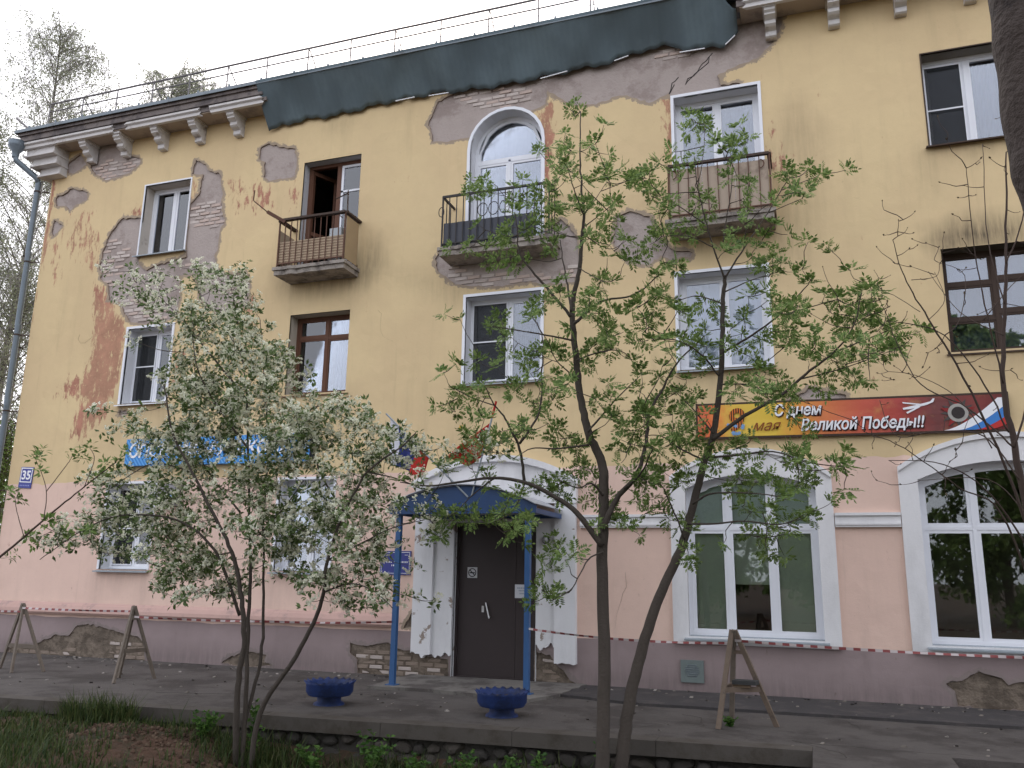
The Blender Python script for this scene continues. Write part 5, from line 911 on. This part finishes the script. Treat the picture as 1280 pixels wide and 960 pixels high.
# ------------------------------------------------------------------ trestles and tape
def trestle(label, apex, feet, bars, mats):
    t = empty('barrier_trestle', (apex[0], apex[1], 0), label, 'barrier', 'timber trestles holding the tape'); ap = Vector((0, 0, apex[2])); B = Vector((apex[0], apex[1], 0))
    legs = []
    for k, (x, y) in enumerate(feet):
        q = Vector((x, y, 0))-B; d = (ap-q).normalized(); o = Vector((.03*(k-1), 0, 0))
        MB().beam(q, ap+d*.05+o, .055, .032, up=(.3, 1, 0)).build('leg', mats[k % len(mats)], t); legs.append((q, ap+o))
    for a, b, h, w in bars:
        p = legs[a][0].lerp(legs[a][1], h); q = legs[b][0].lerp(legs[b][1], h); MB().beam(p, q, .03, w).build('crossbar', mats[0], t)
    return t
Mt2 = mat('new_timber', C(112, 98, 86), .85, .3, 14, .4, 60, col2=C(92, 82, 74), s2=5)
trestle('grey timber trestle standing by the crumbling plinth patch at the house corner', (-12.28, -2.15, 1.0), [(-12.68, -2.08), (-12.03, -2.42), (-11.71, -2.1)], [(0, 2, .38, .06), (0, 2, .9, .05)], [Mtimber])
trestle('grey timber trestle in front of the bared bricks of the plinth', (-9.84, -2.32, 1.03), [(-9.70, -2.72), (-10.14, -2.16), (-9.60, -2.0)], [(0, 2, .42, .06), (0, 2, .88, .06)], [Mtimber])
t3 = trestle('light brown timber trestle with a dark slab on its crossbar, near the vent', (-.91, -2.48, 1.0), [(-1.09, -2.84), (-1.0, -2.2), (-.48, -2.42)], [(0, 2, .40, .055), (0, 1, .42, .05), (1, 2, .80, .04)], [Mt2, Mtimber, Mt2])
sl_ = MB(); sl_.slab([(-.14, -.08), (.12, -.10), (.15, .05), (-.10, .08)], 0, .045); o = sl_.build('loose_slab', mat('slab_dark', C(62, 62, 62), .8, .2, 10)); o.location = (-.80, -2.55, .46); tag(o, 'dark broken tile lying on the trestle crossbar', 'tile')
o = MB().box(-.10, .10, -.05, .05, 0, .035).build('wood_block', mat('block_wood', C(124, 106, 88), .85, .25, 12)); o.location = (-.84, -2.55, .424); tag(o, 'short timber offcut under the dark tile on the trestle', 'timber')
def tape(pts, sag, label):
    pts = [Vector(p) for p in pts]; m = MB(); k = 0
    for p, q in zip(pts[:-1], pts[1:]):
        n_ = max(4, int((q-p).length/.075))
        prev = None
        for i in range(n_+1):
            u = i/n_; c = p.lerp(q, u)+Vector((0, 0, -4*sag*u*(1-u))); tw = .5*math.sin(u*7+p.x)+.25*math.sin(u*19); a = Vector((0, math.sin(tw), math.cos(tw)))*.015
            if prev: m.add([prev[0]-prev[1], c-a, c+a, prev[0]+prev[1]], [(0, 1, 2, 3)], (k//1) % 2); k += 1
            prev = (c, a)
    o = m.build('barrier_tape', [mat('tape_white', C(178, 168, 167), .5, .04), mat('tape_red', C(128, 64, 64), .5, .05)]); s = o.modifiers.new('t', 'SOLIDIFY'); s.thickness = .001
    return tag(o, label, 'tape', 'red and white barrier tapes')
tape([(-16.5, -2.0, .93), (-12.30, -2.17, .92)], .02, 'red and white tape from the house corner to the first trestle')
tape([(-12.26, -2.18, .98), (-9.86, -2.34, 1.0)], .01, 'red and white tape between the two grey trestles')
tape([(-9.80, -2.34, .92), (-7.6, -1.9, .90), (-5.91, -1.41, .93)], .015, 'red and white tape from the grey trestle to the canopy post by the plaque')
tape([(-3.76, -1.47, .91), (-.95, -2.5, .90)], .05, 'red and white tape from the canopy post by the door to the light brown trestle')
tape([(-.90, -2.5, .93), (4.6, -2.4, .93)], .06, 'red and white tape running from the light brown trestle past the shop windows')
# ------------------------------------------------------------------ planters
def planter(x, y, label):
    p = empty('flower_planter', (x, y, 0), label, 'planter', 'blue tyre planters'); N_ = 72
    def wob(i, t, r, z):
        k = .018*math.cos(18*t) if i in (6, 7) else 0
        if i == 7: return r+.012+.5*k, z+1.2*k
        return r+k*.4, z+(k if i == 6 else 0)
    prof = [(.0, .0), (.195, .0), (.19, .02), (.150, .04), (.150, .095), (.265, .115), (.295, .16), (.298, .25), (.325, .285), (.275, .265), (.25, .21), (.24, .19)]
    MB().lathe(prof[1:5], (0, 0, 0), N_).build('foot', Mplant, p, True)
    MB().lathe(prof[4:6], (0, 0, 0), N_).build('underside', Mplant, p, True)
    pr = prof[5:]; w2 = lambda i, t, r, z: (r+.012*math.cos(20*t)*(i == 3), z+.014*math.cos(20*t)*(i == 3))
    MB().lathe(pr, (0, 0, 0), N_, wob=w2).build('bowl', Mplant, p, True)
    V = [(0, 0, .225)]; F = []
    for i in range(1, 5):
        for k in range(24): a = 2*math.pi*k/24; V.append((.062*i*math.cos(a), .062*i*math.sin(a), .215+random.uniform(-.012, .015)-.01*(i == 4)))
    for k in range(24):
        F.append((0, 1+k, 1+(k+1) % 24))
        for i in range(3): F.append((1+i*24+k, 1+(i+1)*24+k, 1+(i+1)*24+(k+1) % 24, 1+i*24+(k+1) % 24))
    MB().add(V, F).build('soil', Mdirt, p)
Mdirt = mat('planter_soil', C(66, 54, 44), .98, .35, 20, .9, 50, bdist=.02)
planter(-5.88, -3.10, 'round blue scalloped planter standing on open pavement between bird cherry and canopy')
planter(-3.58, -3.02, 'round blue scalloped planter standing in front of the brown entrance door')
# ------------------------------------------------------------------ vegetation
Mbark = mat('grey_brown_bark', C(76, 69, 63), .95, .3, 14, .8, 40, stretch=(1, 1, .3), bdist=.015)
Mbarkd = mat('dark_bark', C(66, 58, 54), .95, .35, 9, 1., 18, stretch=(1, 1, .25), bdist=.04, col2=C(46, 42, 42))
Mtwig = mat('twig_bark', C(82, 68, 60), .9, .2, 20)
Mrow = island('rowan_leaf', [C(80, 104, 54), C(102, 126, 66), C(122, 146, 80), C(144, 164, 98)], .55, .4)
Mchl = island('cherry_leaf', [C(72, 90, 52), C(94, 114, 66), C(114, 134, 80)], .5, .35)
Mchf = island('cherry_blossom', [C(224, 225, 200), C(236, 236, 218), C(244, 244, 232)], .8, .45)
Mbir = island('birch_leaf', [C(130, 134, 112), C(150, 156, 128), C(170, 174, 146)], .6, .55)
Mgrass = island('grass_blade', [C(42, 56, 30), C(56, 74, 36), C(72, 86, 44), C(94, 96, 60)], .6, .35)
Mweed = island('weed_leaf', [C(56, 88, 40), C(78, 112, 50), C(96, 128, 58)], .55, .35)
def spline(P, k=5):
    P = [Vector(p) for p in P]; out = []
    for i in range(len(P)-1):
        a, b, c, d = P[max(i-1, 0)], P[i], P[i+1], P[min(i+2, len(P)-1)]
        for j in range(k):
            t = j/k; out.append(.5*((2*b)+(c-a)*t+(2*a-5*b+4*c-d)*t*t+(3*b-a-3*c+d)*t**3))
    return out+[P[-1]]
def rotm(n):                               # n random frames (n,3,3)
    a = rng.normal(size=(n, 3)); a /= np.linalg.norm(a, axis=1)[:, None]; b = rng.normal(size=(n, 3)); b -= (b*a).sum(1)[:, None]*a; b /= np.linalg.norm(b, axis=1)[:, None]
    return np.stack([a, b, np.cross(a, b)], 2)
def frames(dirs):                          # frames whose z column follows dirs
    d = dirs/np.linalg.norm(dirs, axis=1)[:, None]; b = rng.normal(size=d.shape); b -= (b*d).sum(1)[:, None]*d; b /= np.linalg.norm(b, axis=1)[:, None]
    return np.stack([b, np.cross(d, b), d], 2)
def scatter(proto, pos, rot, scale):       # proto (q,4,3) quads
    P = (rot[:, None, None] @ proto[None, ..., None])[..., 0]*scale[:, None, None, None]+pos[:, None, None]
    V = P.reshape(-1, 3); return V, np.arange(len(V)).reshape(-1, 4)
def leafquad(L, W, fold=.25, o=(0, 0, 0), d=(0, 0, 1), side=(1, 0, 0)):   # kite-shaped leaf
    o, d, s = np.array(o, float), np.array(d, float), np.array(side, float); d /= np.linalg.norm(d); nrm = np.cross(d, s)
    return [o, o+d*L*.5+s*W/2+nrm*W*fold, o+d*L, o+d*L*.5-s*W/2+nrm*W*fold]
def rowan_tuft(seed):
    r = random.Random(seed); Q = []
    for k in range(6):
        az = 2*math.pi*k/6+r.uniform(-.4, .4); el = r.uniform(.1, 1.0); L_ = r.uniform(.10, .155); n_ = 4
        d0 = np.array([math.cos(az)*math.cos(el), math.sin(az)*math.cos(el), math.sin(el)])
        side = np.array([-math.sin(az), math.cos(az), 0]); nr = np.cross(d0, side)
        for i in range(n_+1):
            t = .28+.72*i/n_; p = d0*L_*t+np.array([0, 0, -.04*t*t])
            ll = .052*(1.1-.35*abs(t-.6)); ww = ll*.40
            if i == n_: Q.append(leafquad(ll, ww, .2, p, d0, side)); break
            for s in (-1, 1): dd = d0*.55+side*s*.85+np.array([0, 0, -.25]); Q.append(leafquad(ll, ww, .2, p, dd, np.cross(dd/np.linalg.norm(dd), nr)))
    return np.array(Q)
ROWT = [rowan_tuft(i) for i in range(5)]
def cherry_cluster_leaves(seed):
    r = random.Random(seed); Q = []
    for k in range(6):
        az = r.uniform(0, 6.28); el = r.uniform(-.5, .9); d = np.array([math.cos(az)*math.cos(el), math.sin(az)*math.cos(el), math.sin(el)]); s = np.array([-math.sin(az), math.cos(az), 0]); Q.append(leafquad(r.uniform(.05, .08), r.uniform(.026, .036), .2, d*.02, d, s))
    return np.array(Q)
def raceme(seed):
    r = random.Random(seed); Q = []
    az = r.uniform(0, 6.28); d = np.array([math.cos(az)*.6, math.sin(az)*.6, .7]); L_ = r.uniform(.08, .12)
    for k in range(20):
        t = k/20; p = d*L_*t+np.array([0, 0, -.05*t*t])+np.array([r.gauss(0, 1), r.gauss(0, 1), r.gauss(0, 1)])*.010*(1.25-t*.7)
        a = np.array([r.gauss(0, 1), r.gauss(0, 1), r.gauss(0, 1)]); a /= np.linalg.norm(a); b = np.cross(a, [.3, .5, .8]); b /= np.linalg.norm(b); c = .0108
        Q.append([p+a*c, p+b*c, p-a*c, p-b*c])
    return np.array(Q)
CHL = [cherry_cluster_leaves(i) for i in range(5)]; CHF = [raceme(i) for i in range(7)]
def skeleton(limbs, attract, n0=10, seed=1, twr=.0035, zpen=.35, thin=.8):
    """traced limbs plus one bent twig to every attractor; returns a mesh builder and the twig ends with directions"""
    r = random.Random(seed); mb = MB(); pts = []
    for i, (P, r0, r1) in enumerate(limbs):
        S = spline(P, 6); n = len(S); amp = min(.004, r0*.2)
        S = [p+Vector((r.gauss(0, amp), r.gauss(0, amp), 0))*(0 < k < n-1) for k, p in enumerate(S)]
        rad = [(r0+(r1-r0)*(k/(n-1))**.75)*(1 if i == 0 else thin) for k in range(n)]
        if i == 0: rad = [q*(1+.5*max(0, 1-k/6)) for k, q in enumerate(rad)]
        mb.tube(S, rad, n0 if r0 > .03 else 6 if r0 > .012 else 5); pts += [(p.x, p.y, p.z) for k, p in enumerate(S) if i or k > n*.3]
    buf = np.zeros((len(pts)+len(attract)*4+8, 3)); c = len(pts); buf[:c] = pts; ends = []; dirs = []
    A = np.array(attract); order = np.argsort(np.min(np.linalg.norm(A[:, None]-buf[None, :c:4], axis=2), axis=1)) if len(A) else []
    for k in order:
        a = A[k]; D = buf[:c]-a; d = np.linalg.norm(D, axis=1)+zpen*np.maximum(D[:, 2], 0); j = int(np.argmin(d)); p = Vector(buf[j]); q = Vector(a); l = (q-p).length
        if l < .03: ends.append(a); dirs.append((0, 0, 1)); continue
        mid1 = p.lerp(q, .35)+Vector((r.gauss(0, .07), r.gauss(0, .07), -.06))*l; mid2 = p.lerp(q, .7)+Vector((r.gauss(0, .05), r.gauss(0, .05), -.05))*l
        rr_ = min(.009, twr*(.8+l)); Sx_ = spline([p, mid1, mid2, q], 2); mb.tube(Sx_, [rr_*(1.5-.8*k_/6) for k_ in range(7)], 4)
        for s in (mid1, mid2, q): buf[c] = s; c += 1
        e = q-mid2; ends.append(a); dirs.append(tuple(e.normalized()+Vector((0, 0, .35))))
    return mb, np.array(ends), np.array(dirs)
def plant(name, label, cat, base, group=None):
    o = empty(name, base, label, cat, group); o['_i'] = 0; del o['_i']; return o
def attach(o, root): o.parent = root; o.matrix_parent_inverse = Matrix.Translation(root.location).inverted(); return o
def foliage(name, protos, pos, dirs, scale, mat_, root, along=False):
    VV = []; FF = []; c = 0; which = rng.integers(0, len(protos), len(pos))
    for k, pr in enumerate(protos):
        s = which == k
        if not s.any(): continue
        V, F = scatter(pr, pos[s], frames(dirs[s]), scale[s]); VV.append(V); FF.append(F+c); c += len(V)
    o = mesh_np(name, np.concatenate(VV), np.concatenate(FF), mat_); return attach(o, root)
def rowan(limbs, tufts, label, seed, Y0):
    r = random.Random(seed); b = limbs[0][0][0]; root = plant('rowan_tree', label, 'tree', (b[0], b[1], float(gz(b[0], b[1])-.05)))
    limbs[0][0].insert(0, (b[0]-.02, b[1], float(gz(b[0], b[1])-.08)))
    att = []
    for x, y, z in tufts:
        att.append((x, y, z))
        for _ in range(r.choice((1, 2, 2, 3))): att.append((x+r.gauss(0, .13), y+r.gauss(0, .16), z+r.gauss(0, .11)))
    for P, r0, r1 in limbs[1:]: att.append((P[-1][0], P[-1][1], P[-1][2]))
    mb, E_, D_ = skeleton(limbs, att, 12, seed)
    attach(mb.build('trunk', Mbark, smooth=True), root)
    foliage('crown', ROWT, E_, D_, rng.uniform(.75, 1.25, len(E_)), Mrow, root)
    return root
rowan(ROWAN1, TUFT1, 'tall young rowan with straight upright trunk and sparse fresh leaves', 3, -4.35)
rowan(ROWAN2, TUFT2, 'young rowan with leaning trunk in front of the arched shop window', 4, -4.25)
# bird cherry in flower
b = CHERRY[0][0][0]; root = plant('bird_cherry_tree', 'multi-stemmed bird cherry covered in white blossom', 'tree', (-6.1, -4.75, float(gz(-6.1, -4.75)-.05)))
att = []
r = random.Random(21)
for poly, n in CROWN_CHERRY:
    n = int(n*1.2)
    xs_ = [p[0] for p in poly]; zs_ = [p[1] for p in poly]; k = 0
    while k < n:
        x, z = r.uniform(min(xs_), max(xs_)), r.uniform(min(zs_), max(zs_))
        if inside([(x, z)], poly)[0] and math.sin(x*5.1+2*math.sin(z*3.3))+math.sin(z*6.1+1.5*math.sin(x*4.2)) > -.75+r.gauss(0, .35): att.append((x, -4.75+r.gauss(0, .33), z)); k += 1
for li in CHERRY: li[0].insert(0, (li[0][0][0], li[0][0][1], -.75)) if li[0][0][2] < -.1 else None
mb, E_, D_ = skeleton(CHERRY, att, 10, 8, .003, .5)
attach(mb.build('trunk', Mbark, smooth=True), root)
rep = lambda A, k, s: np.repeat(A, k, 0)+rng.normal(0, s, (len(A)*k, 3))
foliage('leaves', CHL, rep(E_, 3, .05), rep(D_, 3, .3), rng.uniform(.75, 1.1, len(E_)*3), Mchl, root)
foliage('blossom', CHF, rep(E_, 5, .04), rep(D_, 5, .25), rng.uniform(.75, 1.2, len(E_)*5), Mchf, root)
# sucker shoots by the stems
def shoot(name, label, x, y, h, n, spread, lm, cat='plant', ls=1., group=None, leaf=.07, zg=None):
    z0 = float(gz(x, y)) if zg is None else zg; root = plant(name, label, cat, (x, y, z0-.01), group); mb = MB(); pos = []; dr = []; r = random.Random(int(x*100))
    for k in range(n):
        a = r.uniform(0, 6.28); s = r.uniform(.2, 1)*spread; hh = h*r.uniform(.6, 1.05); P = [(0, 0, 0), (s*.3*math.cos(a), s*.3*math.sin(a), hh*.5), (s*math.cos(a), s*math.sin(a), hh)]
        S = spline(P, 4); mb.tube(S, [.005*(1-.7*i/len(S)) for i in range(len(S))], 4)
        for i, p in enumerate(S[2:]):
            for _ in range(3): az = r.uniform(0, 6.28); pos.append(p); dr.append((math.cos(az), math.sin(az), r.uniform(-.2, .7)))
    mb.build('stem', Mweed if lm is Mweed else Mtwig, root)
    pr = [np.array([leafquad(leaf*ls, leaf*.55*ls, .2)]), np.array([leafquad(leaf*.7*ls, leaf*.42*ls, .15)])]
    VV = []; FF = []; c = 0
    for k in range(2):
        pp = np.array(pos[k::2]); dd = np.array(dr[k::2]); V, F = scatter(pr[k], pp, frames(dd), rng.uniform(.7, 1.2, len(pp))); VV.append(V); FF.append(F+c); c += len(V)
    mesh_np('leaves', np.concatenate(VV), np.concatenate(FF), lm, root); return root
G_ = 'leafy weeds along the retaining wall'
for x, y, h, n, sp, lb in ((-5.95, -4.55, .62, 9, .12, 'yellowish leafy shoot at the foot of the bird cherry'), (-4.55, -4.35, .52, 12, .25, 'tallest clump of broad leafy weeds before the kerb'), (-4.1, -4.3, .36, 9, .2, 'low leafy weed right beside the tallest weed clump'), (-3.55, -4.25, .40, 8, .18, 'leafy weed by the kerb in front of the door planter'), (-3.0, -4.25, .34, 9, .22, 'spreading leafy weed between door planter and straight rowan'), (-5.2, -4.45, .35, 9, .2, 'low leafy weed between bird cherry and the tallest weed clump'), (-2.75, -4.2, .38, 8, .14, 'leafy weed growing at the foot of the straight rowan'), (-2.05, -4.2, .52, 5, .1, 'thin leafy shoot between the two rowan trunks'), (-6.6, -4.6, .3, 9, .2, None)):
    shoot('weed_plant', lb or 'low leafy weed in the grass between bird cherry stems and the earth patch', x, y, h, n, sp, Mweed, group=G_, leaf=.075)
shoot('weed_plant', 'small green weed at the foot of the light brown trestle', -.98, -2.6, .12, 8, .09, Mweed, leaf=.05, zg=0.)
# bare young tree on the right and the branch that reaches in from the left
root = plant('bare_sapling', 'thin leafless sapling with dark budding twigs before the dark shop window', 'tree', (BARE[0][0][0][0], -6.2, -.5)); BARE[0][0].insert(0, (BARE[0][0][0][0], -6.2, -.6))
r = random.Random(5); att = []
for P, r0, r1 in BARE:
    S = spline(P, 5)
    for k_ in range(5, len(S)-1):
        if r.random() < .75:
            p = S[k_]; d_ = (S[k_+1]-S[k_-1]).normalized(); l_ = r.uniform(.18, .5); sd_ = Vector((r.gauss(0, 1), r.gauss(0, .8), r.gauss(.25, .6))).normalized()
            q_ = p+d_*l_*.85+sd_*l_*.5; att.append(tuple(q_))
mb, E_, D_ = skeleton(BARE, att, 8, 9, .0024, .15, .62); attach(mb.build('trunk', mat('sapling_bark', C(70, 58, 52), .9, .2, 20), smooth=True), root)
bud = np.array([leafquad(.028, .014, .3), leafquad(.024, .014, -.3, side=(0, 1, 0))]); V, F = scatter(bud, E_, frames(D_), rng.uniform(.6, 1.1, len(E_)))
attach(mesh_np('buds', V, F, island('bud_brown', [C(70, 56, 44), C(96, 84, 56)], .7, 0)), root)['kind'] = 'stuff'
root = plant('young_shrub', 'young shrub branch with small new leaves in front of the house number', 'shrub', (LEFTTWIG[0][0][0][0], -6.0, -.4)); LEFTTWIG[0][0].insert(0, (LEFTTWIG[0][0][0][0]-.1, -6.0, -.45))
r = random.Random(6); att = []
for P, r0, r1 in LEFTTWIG:
    S = spline(P, 5); att.append(tuple(S[-1]))
    for p in S[6:]:
        if r.random() < .35: att.append((p.x+r.gauss(0, .06), p.y+r.gauss(0, .08), p.z+abs(r.gauss(0, .06))))
mb, E_, D_ = skeleton(LEFTTWIG, att, 8, 3, .002, .2); attach(mb.build('stem', Mtwig, smooth=True), root)
foliage('leaves', CHL, rep(E_, 3, .03), rep(D_, 3, .2), rng.uniform(.8, 1.3, len(E_)*3), Mrow, root)
# big trunk that leans into the frame at the upper right
P, r0, r1 = TRUNK[0]; b = P[0]; base = (b[0]+.25, b[1], -.1)
root = plant('large_tree', 'thick dark bare trunk of a large leaning tree with rough bark', 'tree', base)
S = spline([base, (b[0]+.1, b[1], b[2]*.5)]+P, 8); n = len(S); mb = MB()
mb.tube(S, [(.24+(.15-.24)*k/n)*(1+.03*math.sin(k*.9)) for k in range(n)], 28)
tp = S[-1]
limb_ends = []
for k in range(9):
    a = random.uniform(0, 6.28); q = tp+Vector((math.cos(a)*random.uniform(.8, 2.2), math.sin(a)*random.uniform(.8, 2.)-.8, random.uniform(.8, 3.2))); Sx = spline([tp-Vector((0, 0, .1*k)), tp.lerp(q, .4)+Vector((0, 0, .3)), q], 6); mb.tube(Sx, [.07*(1-.85*i/len(Sx)) for i in range(len(Sx))], 7); limb_ends.append(q)
attach(mb.build('trunk', Mbarkd, smooth=True), root)
# ---- birches behind the corner
def birch(x, y, h, label, seed, nl, lf, spread, zlow, ml=None, base=0., lsz=1.):
    r = random.Random(seed); root = plant('birch_tree', label, 'tree', (x, y, base-.3), 'trees behind the house corner'); mb = MB()
    T = spline([(x, y, base-.3), (x+r.uniform(-.3, .3), y, h*.4), (x+r.uniform(-.4, .4), y, h*.75), (x+r.uniform(-.3, .3), y, h)], 8)
    mb.tube(T, [.17*(1-.93*i/len(T)) for i in range(len(T))], 8); pos = []; dr = []
    for k in range(nl):
        u = zlow+(1-zlow)*(k+r.random())/nl; i = min(int(u*(len(T)-1)), len(T)-2); p = T[i].lerp(T[i+1], u*(len(T)-1)-i); a = r.uniform(0, 6.28); s = spread*(1.04-u)**.42*r.uniform(.5, 1.1); d = Vector((math.cos(a), math.sin(a), 0))
        q = p+d*s+Vector((0, 0, s*r.uniform(.25, .8))); S = spline([p, p+d*s*.5+Vector((0, 0, s*.45)), q], 5); mb.tube(S, [.035*(1-u*.6)*(1-.85*i/len(S)) for i in range(len(S))], 4)
        for p2 in S[3:]:
            for _ in range(3):
                hang = r.uniform(.4, 1.5); e = p2+Vector((r.gauss(0, .35), r.gauss(0, .35), -hang)); m_ = p2.lerp(e, .4)+Vector((r.gauss(0, .1), r.gauss(0, .1), .12)); mb.tube([p2, m_, e], [.008, .005, .003], 3)
                for _ in range(lf): t = r.random(); c = m_.lerp(e, t) if r.random() < .75 else p2.lerp(m_, t); pos.append(c+Vector((r.gauss(0, .07), r.gauss(0, .07), r.gauss(0, .07)))); dr.append((r.gauss(0, 1), r.gauss(0, 1), -.8))
    attach(mb.build('trunk', mat('birch_bark', C(150, 144, 138), .9, .2, 5, col2=C(70, 64, 60), f2=(.5, .6), stretch=(1, 1, 2)) if ml is None else Mtwig, smooth=True), root)
    pos = np.array(pos); V, F = scatter(np.array([leafquad(.075*lsz, .055*lsz, .2)]), pos, frames(np.array(dr)), rng.uniform(.6, 1.15, len(pos)))
    attach(mesh_np('crown', V, F, Mbir if ml is None else ml), root)
birch(-26.0, 8, 21.2, 'tall bare-looking birch with drooping twigs behind the house corner', 1, 110, 8, 4.6, .3)
birch(-25.9, 4.6, 17.2, 'denser green birch standing left of the house corner', 2, 100, 20, 3.4, .22)
birch(-21.6, 9.5, 19.6, 'birch top showing above the roof railing', 3, 90, 11, 4.6, .45)
birch(-30.5, 13, 19.0, 'slender birch far behind the drainpipe', 4, 80, 10, 4.0, .15)
birch(-22.8, 5.5, 10.5, 'low spreading birch behind the drainpipe', 5, 70, 10, 3.2, .1)
birch(-19.6, 2.8, 5.2, 'bushy young birch at the side of the house', 6, 26, 16, 1.5, .05, Mrow)
birch(-28.0, 7.5, 6.5, 'dark leafy bush tree beyond the side of the house', 7, 36, 18, 2.6, .05, Mrow)
# ---- trees across the street behind the viewer: they stand in the window reflections
for k, (x, y, h) in enumerate(((7.0, -24, 11.5), (1.0, -26, 10.5), (13.5, -25, 13), (19.5, -27, 12), (-5.5, -27, 9.5))):
    birch(x, y, h, ('broad', 'round', 'tall', 'spreading', 'low')[k]+' leafy street tree across from the house, mirrored in the shop windows', 30+k, 60, 22, 4.4, .04, Mrow, lsz=3.4)
# ---- grass
def grass(n, area, hmin, hmax, keep):
    x = rng.uniform(area[0], area[1], n); y = rng.uniform(area[2], area[3], n); k = keep(x, y) & (y < edge_y(x)-.03); x, y = x[k], y[k]; n = len(x)
    z = gz(x, y); h = rng.uniform(hmin, hmax, n)*rng.uniform(.5, 1, n); a = rng.uniform(0, 6.28, n); l = h*rng.uniform(.15, .75, n); w = rng.uniform(.0035, .008, n)
    dx, dy = np.cos(a), np.sin(a); B = np.stack([x, y, z-.01], 1); sd = np.stack([-dy, dx, 0*x], 1)*w[:, None]; d = np.stack([dx, dy, 0*x], 1)
    M_ = B+d*(l*.3)[:, None]+np.array([0, 0, 1])*(h*.6)[:, None]; T_ = B+d*l[:, None]+np.array([0, 0, 1])*h[:, None]
    return np.stack([B-sd, B+sd, M_+sd*.8, M_-sd*.8, M_-sd*.8, M_+sd*.8, T_+sd*.1, T_-sd*.1], 1).reshape(-1, 3)
def bare(x, y): return np.exp(-((x+7.15+.45*(y+5))/.95)**2-((y+5.1)/.8)**2)*(.55+.45*np.sin(x*7+2*np.sin(y*6))*np.sin(y*8+1))*1.5
pn = lambda x, y: .5+.25*np.sin(x*2.3+1.1*np.sin(y*3.1))+.25*np.sin(y*2.9+1.7*np.sin(x*1.9+2))
V1 = grass(60000, (-11, -.2, -8, -3.8), .05, .2, lambda x, y: (rng.random(len(x)) > 1.25*bare(x, y)) & (rng.random(len(x)) < .25+.9*pn(x, y)))
V2 = grass(5000, (-9.3, -7.2, -5.3, -4.2), .15, .42, lambda x, y: (((x+8.15)/.55)**2+((y+4.55)/.28)**2 < 1))
V3 = grass(7000, (-6.9, -.3, -4.9, -3.9), .15, .38, lambda x, y: rng.random(len(x)) < pn(x*1.7, y))
V = np.concatenate([V1, V2, V3]); Fg = np.arange(len(V)).reshape(-1, 4)
tag(mesh_np('grass', V, Fg, Mgrass), 'unmown green grass and weeds in the garden bed below the kerb', 'grass', kind='stuff')
# clods of bare earth
n = 900; x = rng.normal(-7.3, .8, n); y = rng.normal(-4.95, .45, n); k = y < edge_y(x)-.08; x, y = x[k], y[k]
rk = np.array([v.co for v in rocks[0].vertices]); fq = np.array([p.vertices for p in rocks[0].polygons]); s = rng.uniform(.008, .03, len(x))
V = (rotm(len(x))[:, None] @ rk[None, :, :, None])[..., 0]*s[:, None, None]+np.stack([x, y, gz(x, y)+.004], 1)[:, None]
F = (fq[None]+(np.arange(len(x))*len(rk))[:, None, None]).reshape(-1, 3)
tag(mesh_np('soil_clods', V.reshape(-1, 3), F, island('clod', [C(66, 50, 42), C(84, 66, 54), C(100, 84, 70)], .98, 0)), 'crumbly clods of reddish earth on the bare patch of the bed', 'soil', kind='stuff')
# fallen crumbs of plaster and litter on the ground
n = 300; x = rng.uniform(-14, 3, n); y = np.concatenate([-np.abs(rng.normal(0, .35, n//2))-.05, rng.uniform(-3.6, -.1, n-n//2)]); s = rng.uniform(.006, .022, n); k = ~((x > -6.2) & (x < -3.3) & (y > -1.8)); x, y, s = x[k], y[k], s[k]
pr = np.array([[(-1, -1, 0), (1, -1, 0), (1, 1, .9), (-1, 1, .7)], [(-1, -1, 0), (-1, 1, .7), (-1.2, 1.4, 0), (-1.4, -.8, 0)], [(1, -1, 0), (1.3, 1, 0), (1.1, 1.3, 0), (1, 1, .9)]], float)
a = rng.uniform(0, 6.28, len(x)); Rz = np.zeros((len(x), 3, 3)); Rz[:, 0, 0] = np.cos(a); Rz[:, 0, 1] = -np.sin(a); Rz[:, 1, 0] = np.sin(a); Rz[:, 1, 1] = np.cos(a); Rz[:, 2, 2] = 1
V, F = scatter(pr, np.stack([x, y, np.where((x > -3.3) & (y > -1.4), .036, .001)], 1), Rz, s)
tag(mesh_np('plaster_crumbs', V, F, island('crumb', [C(96, 90, 84), C(120, 113, 106), C(150, 144, 138)], .95, 0)), 'scattered crumbs of fallen plaster on the pavement', 'debris', kind='stuff')
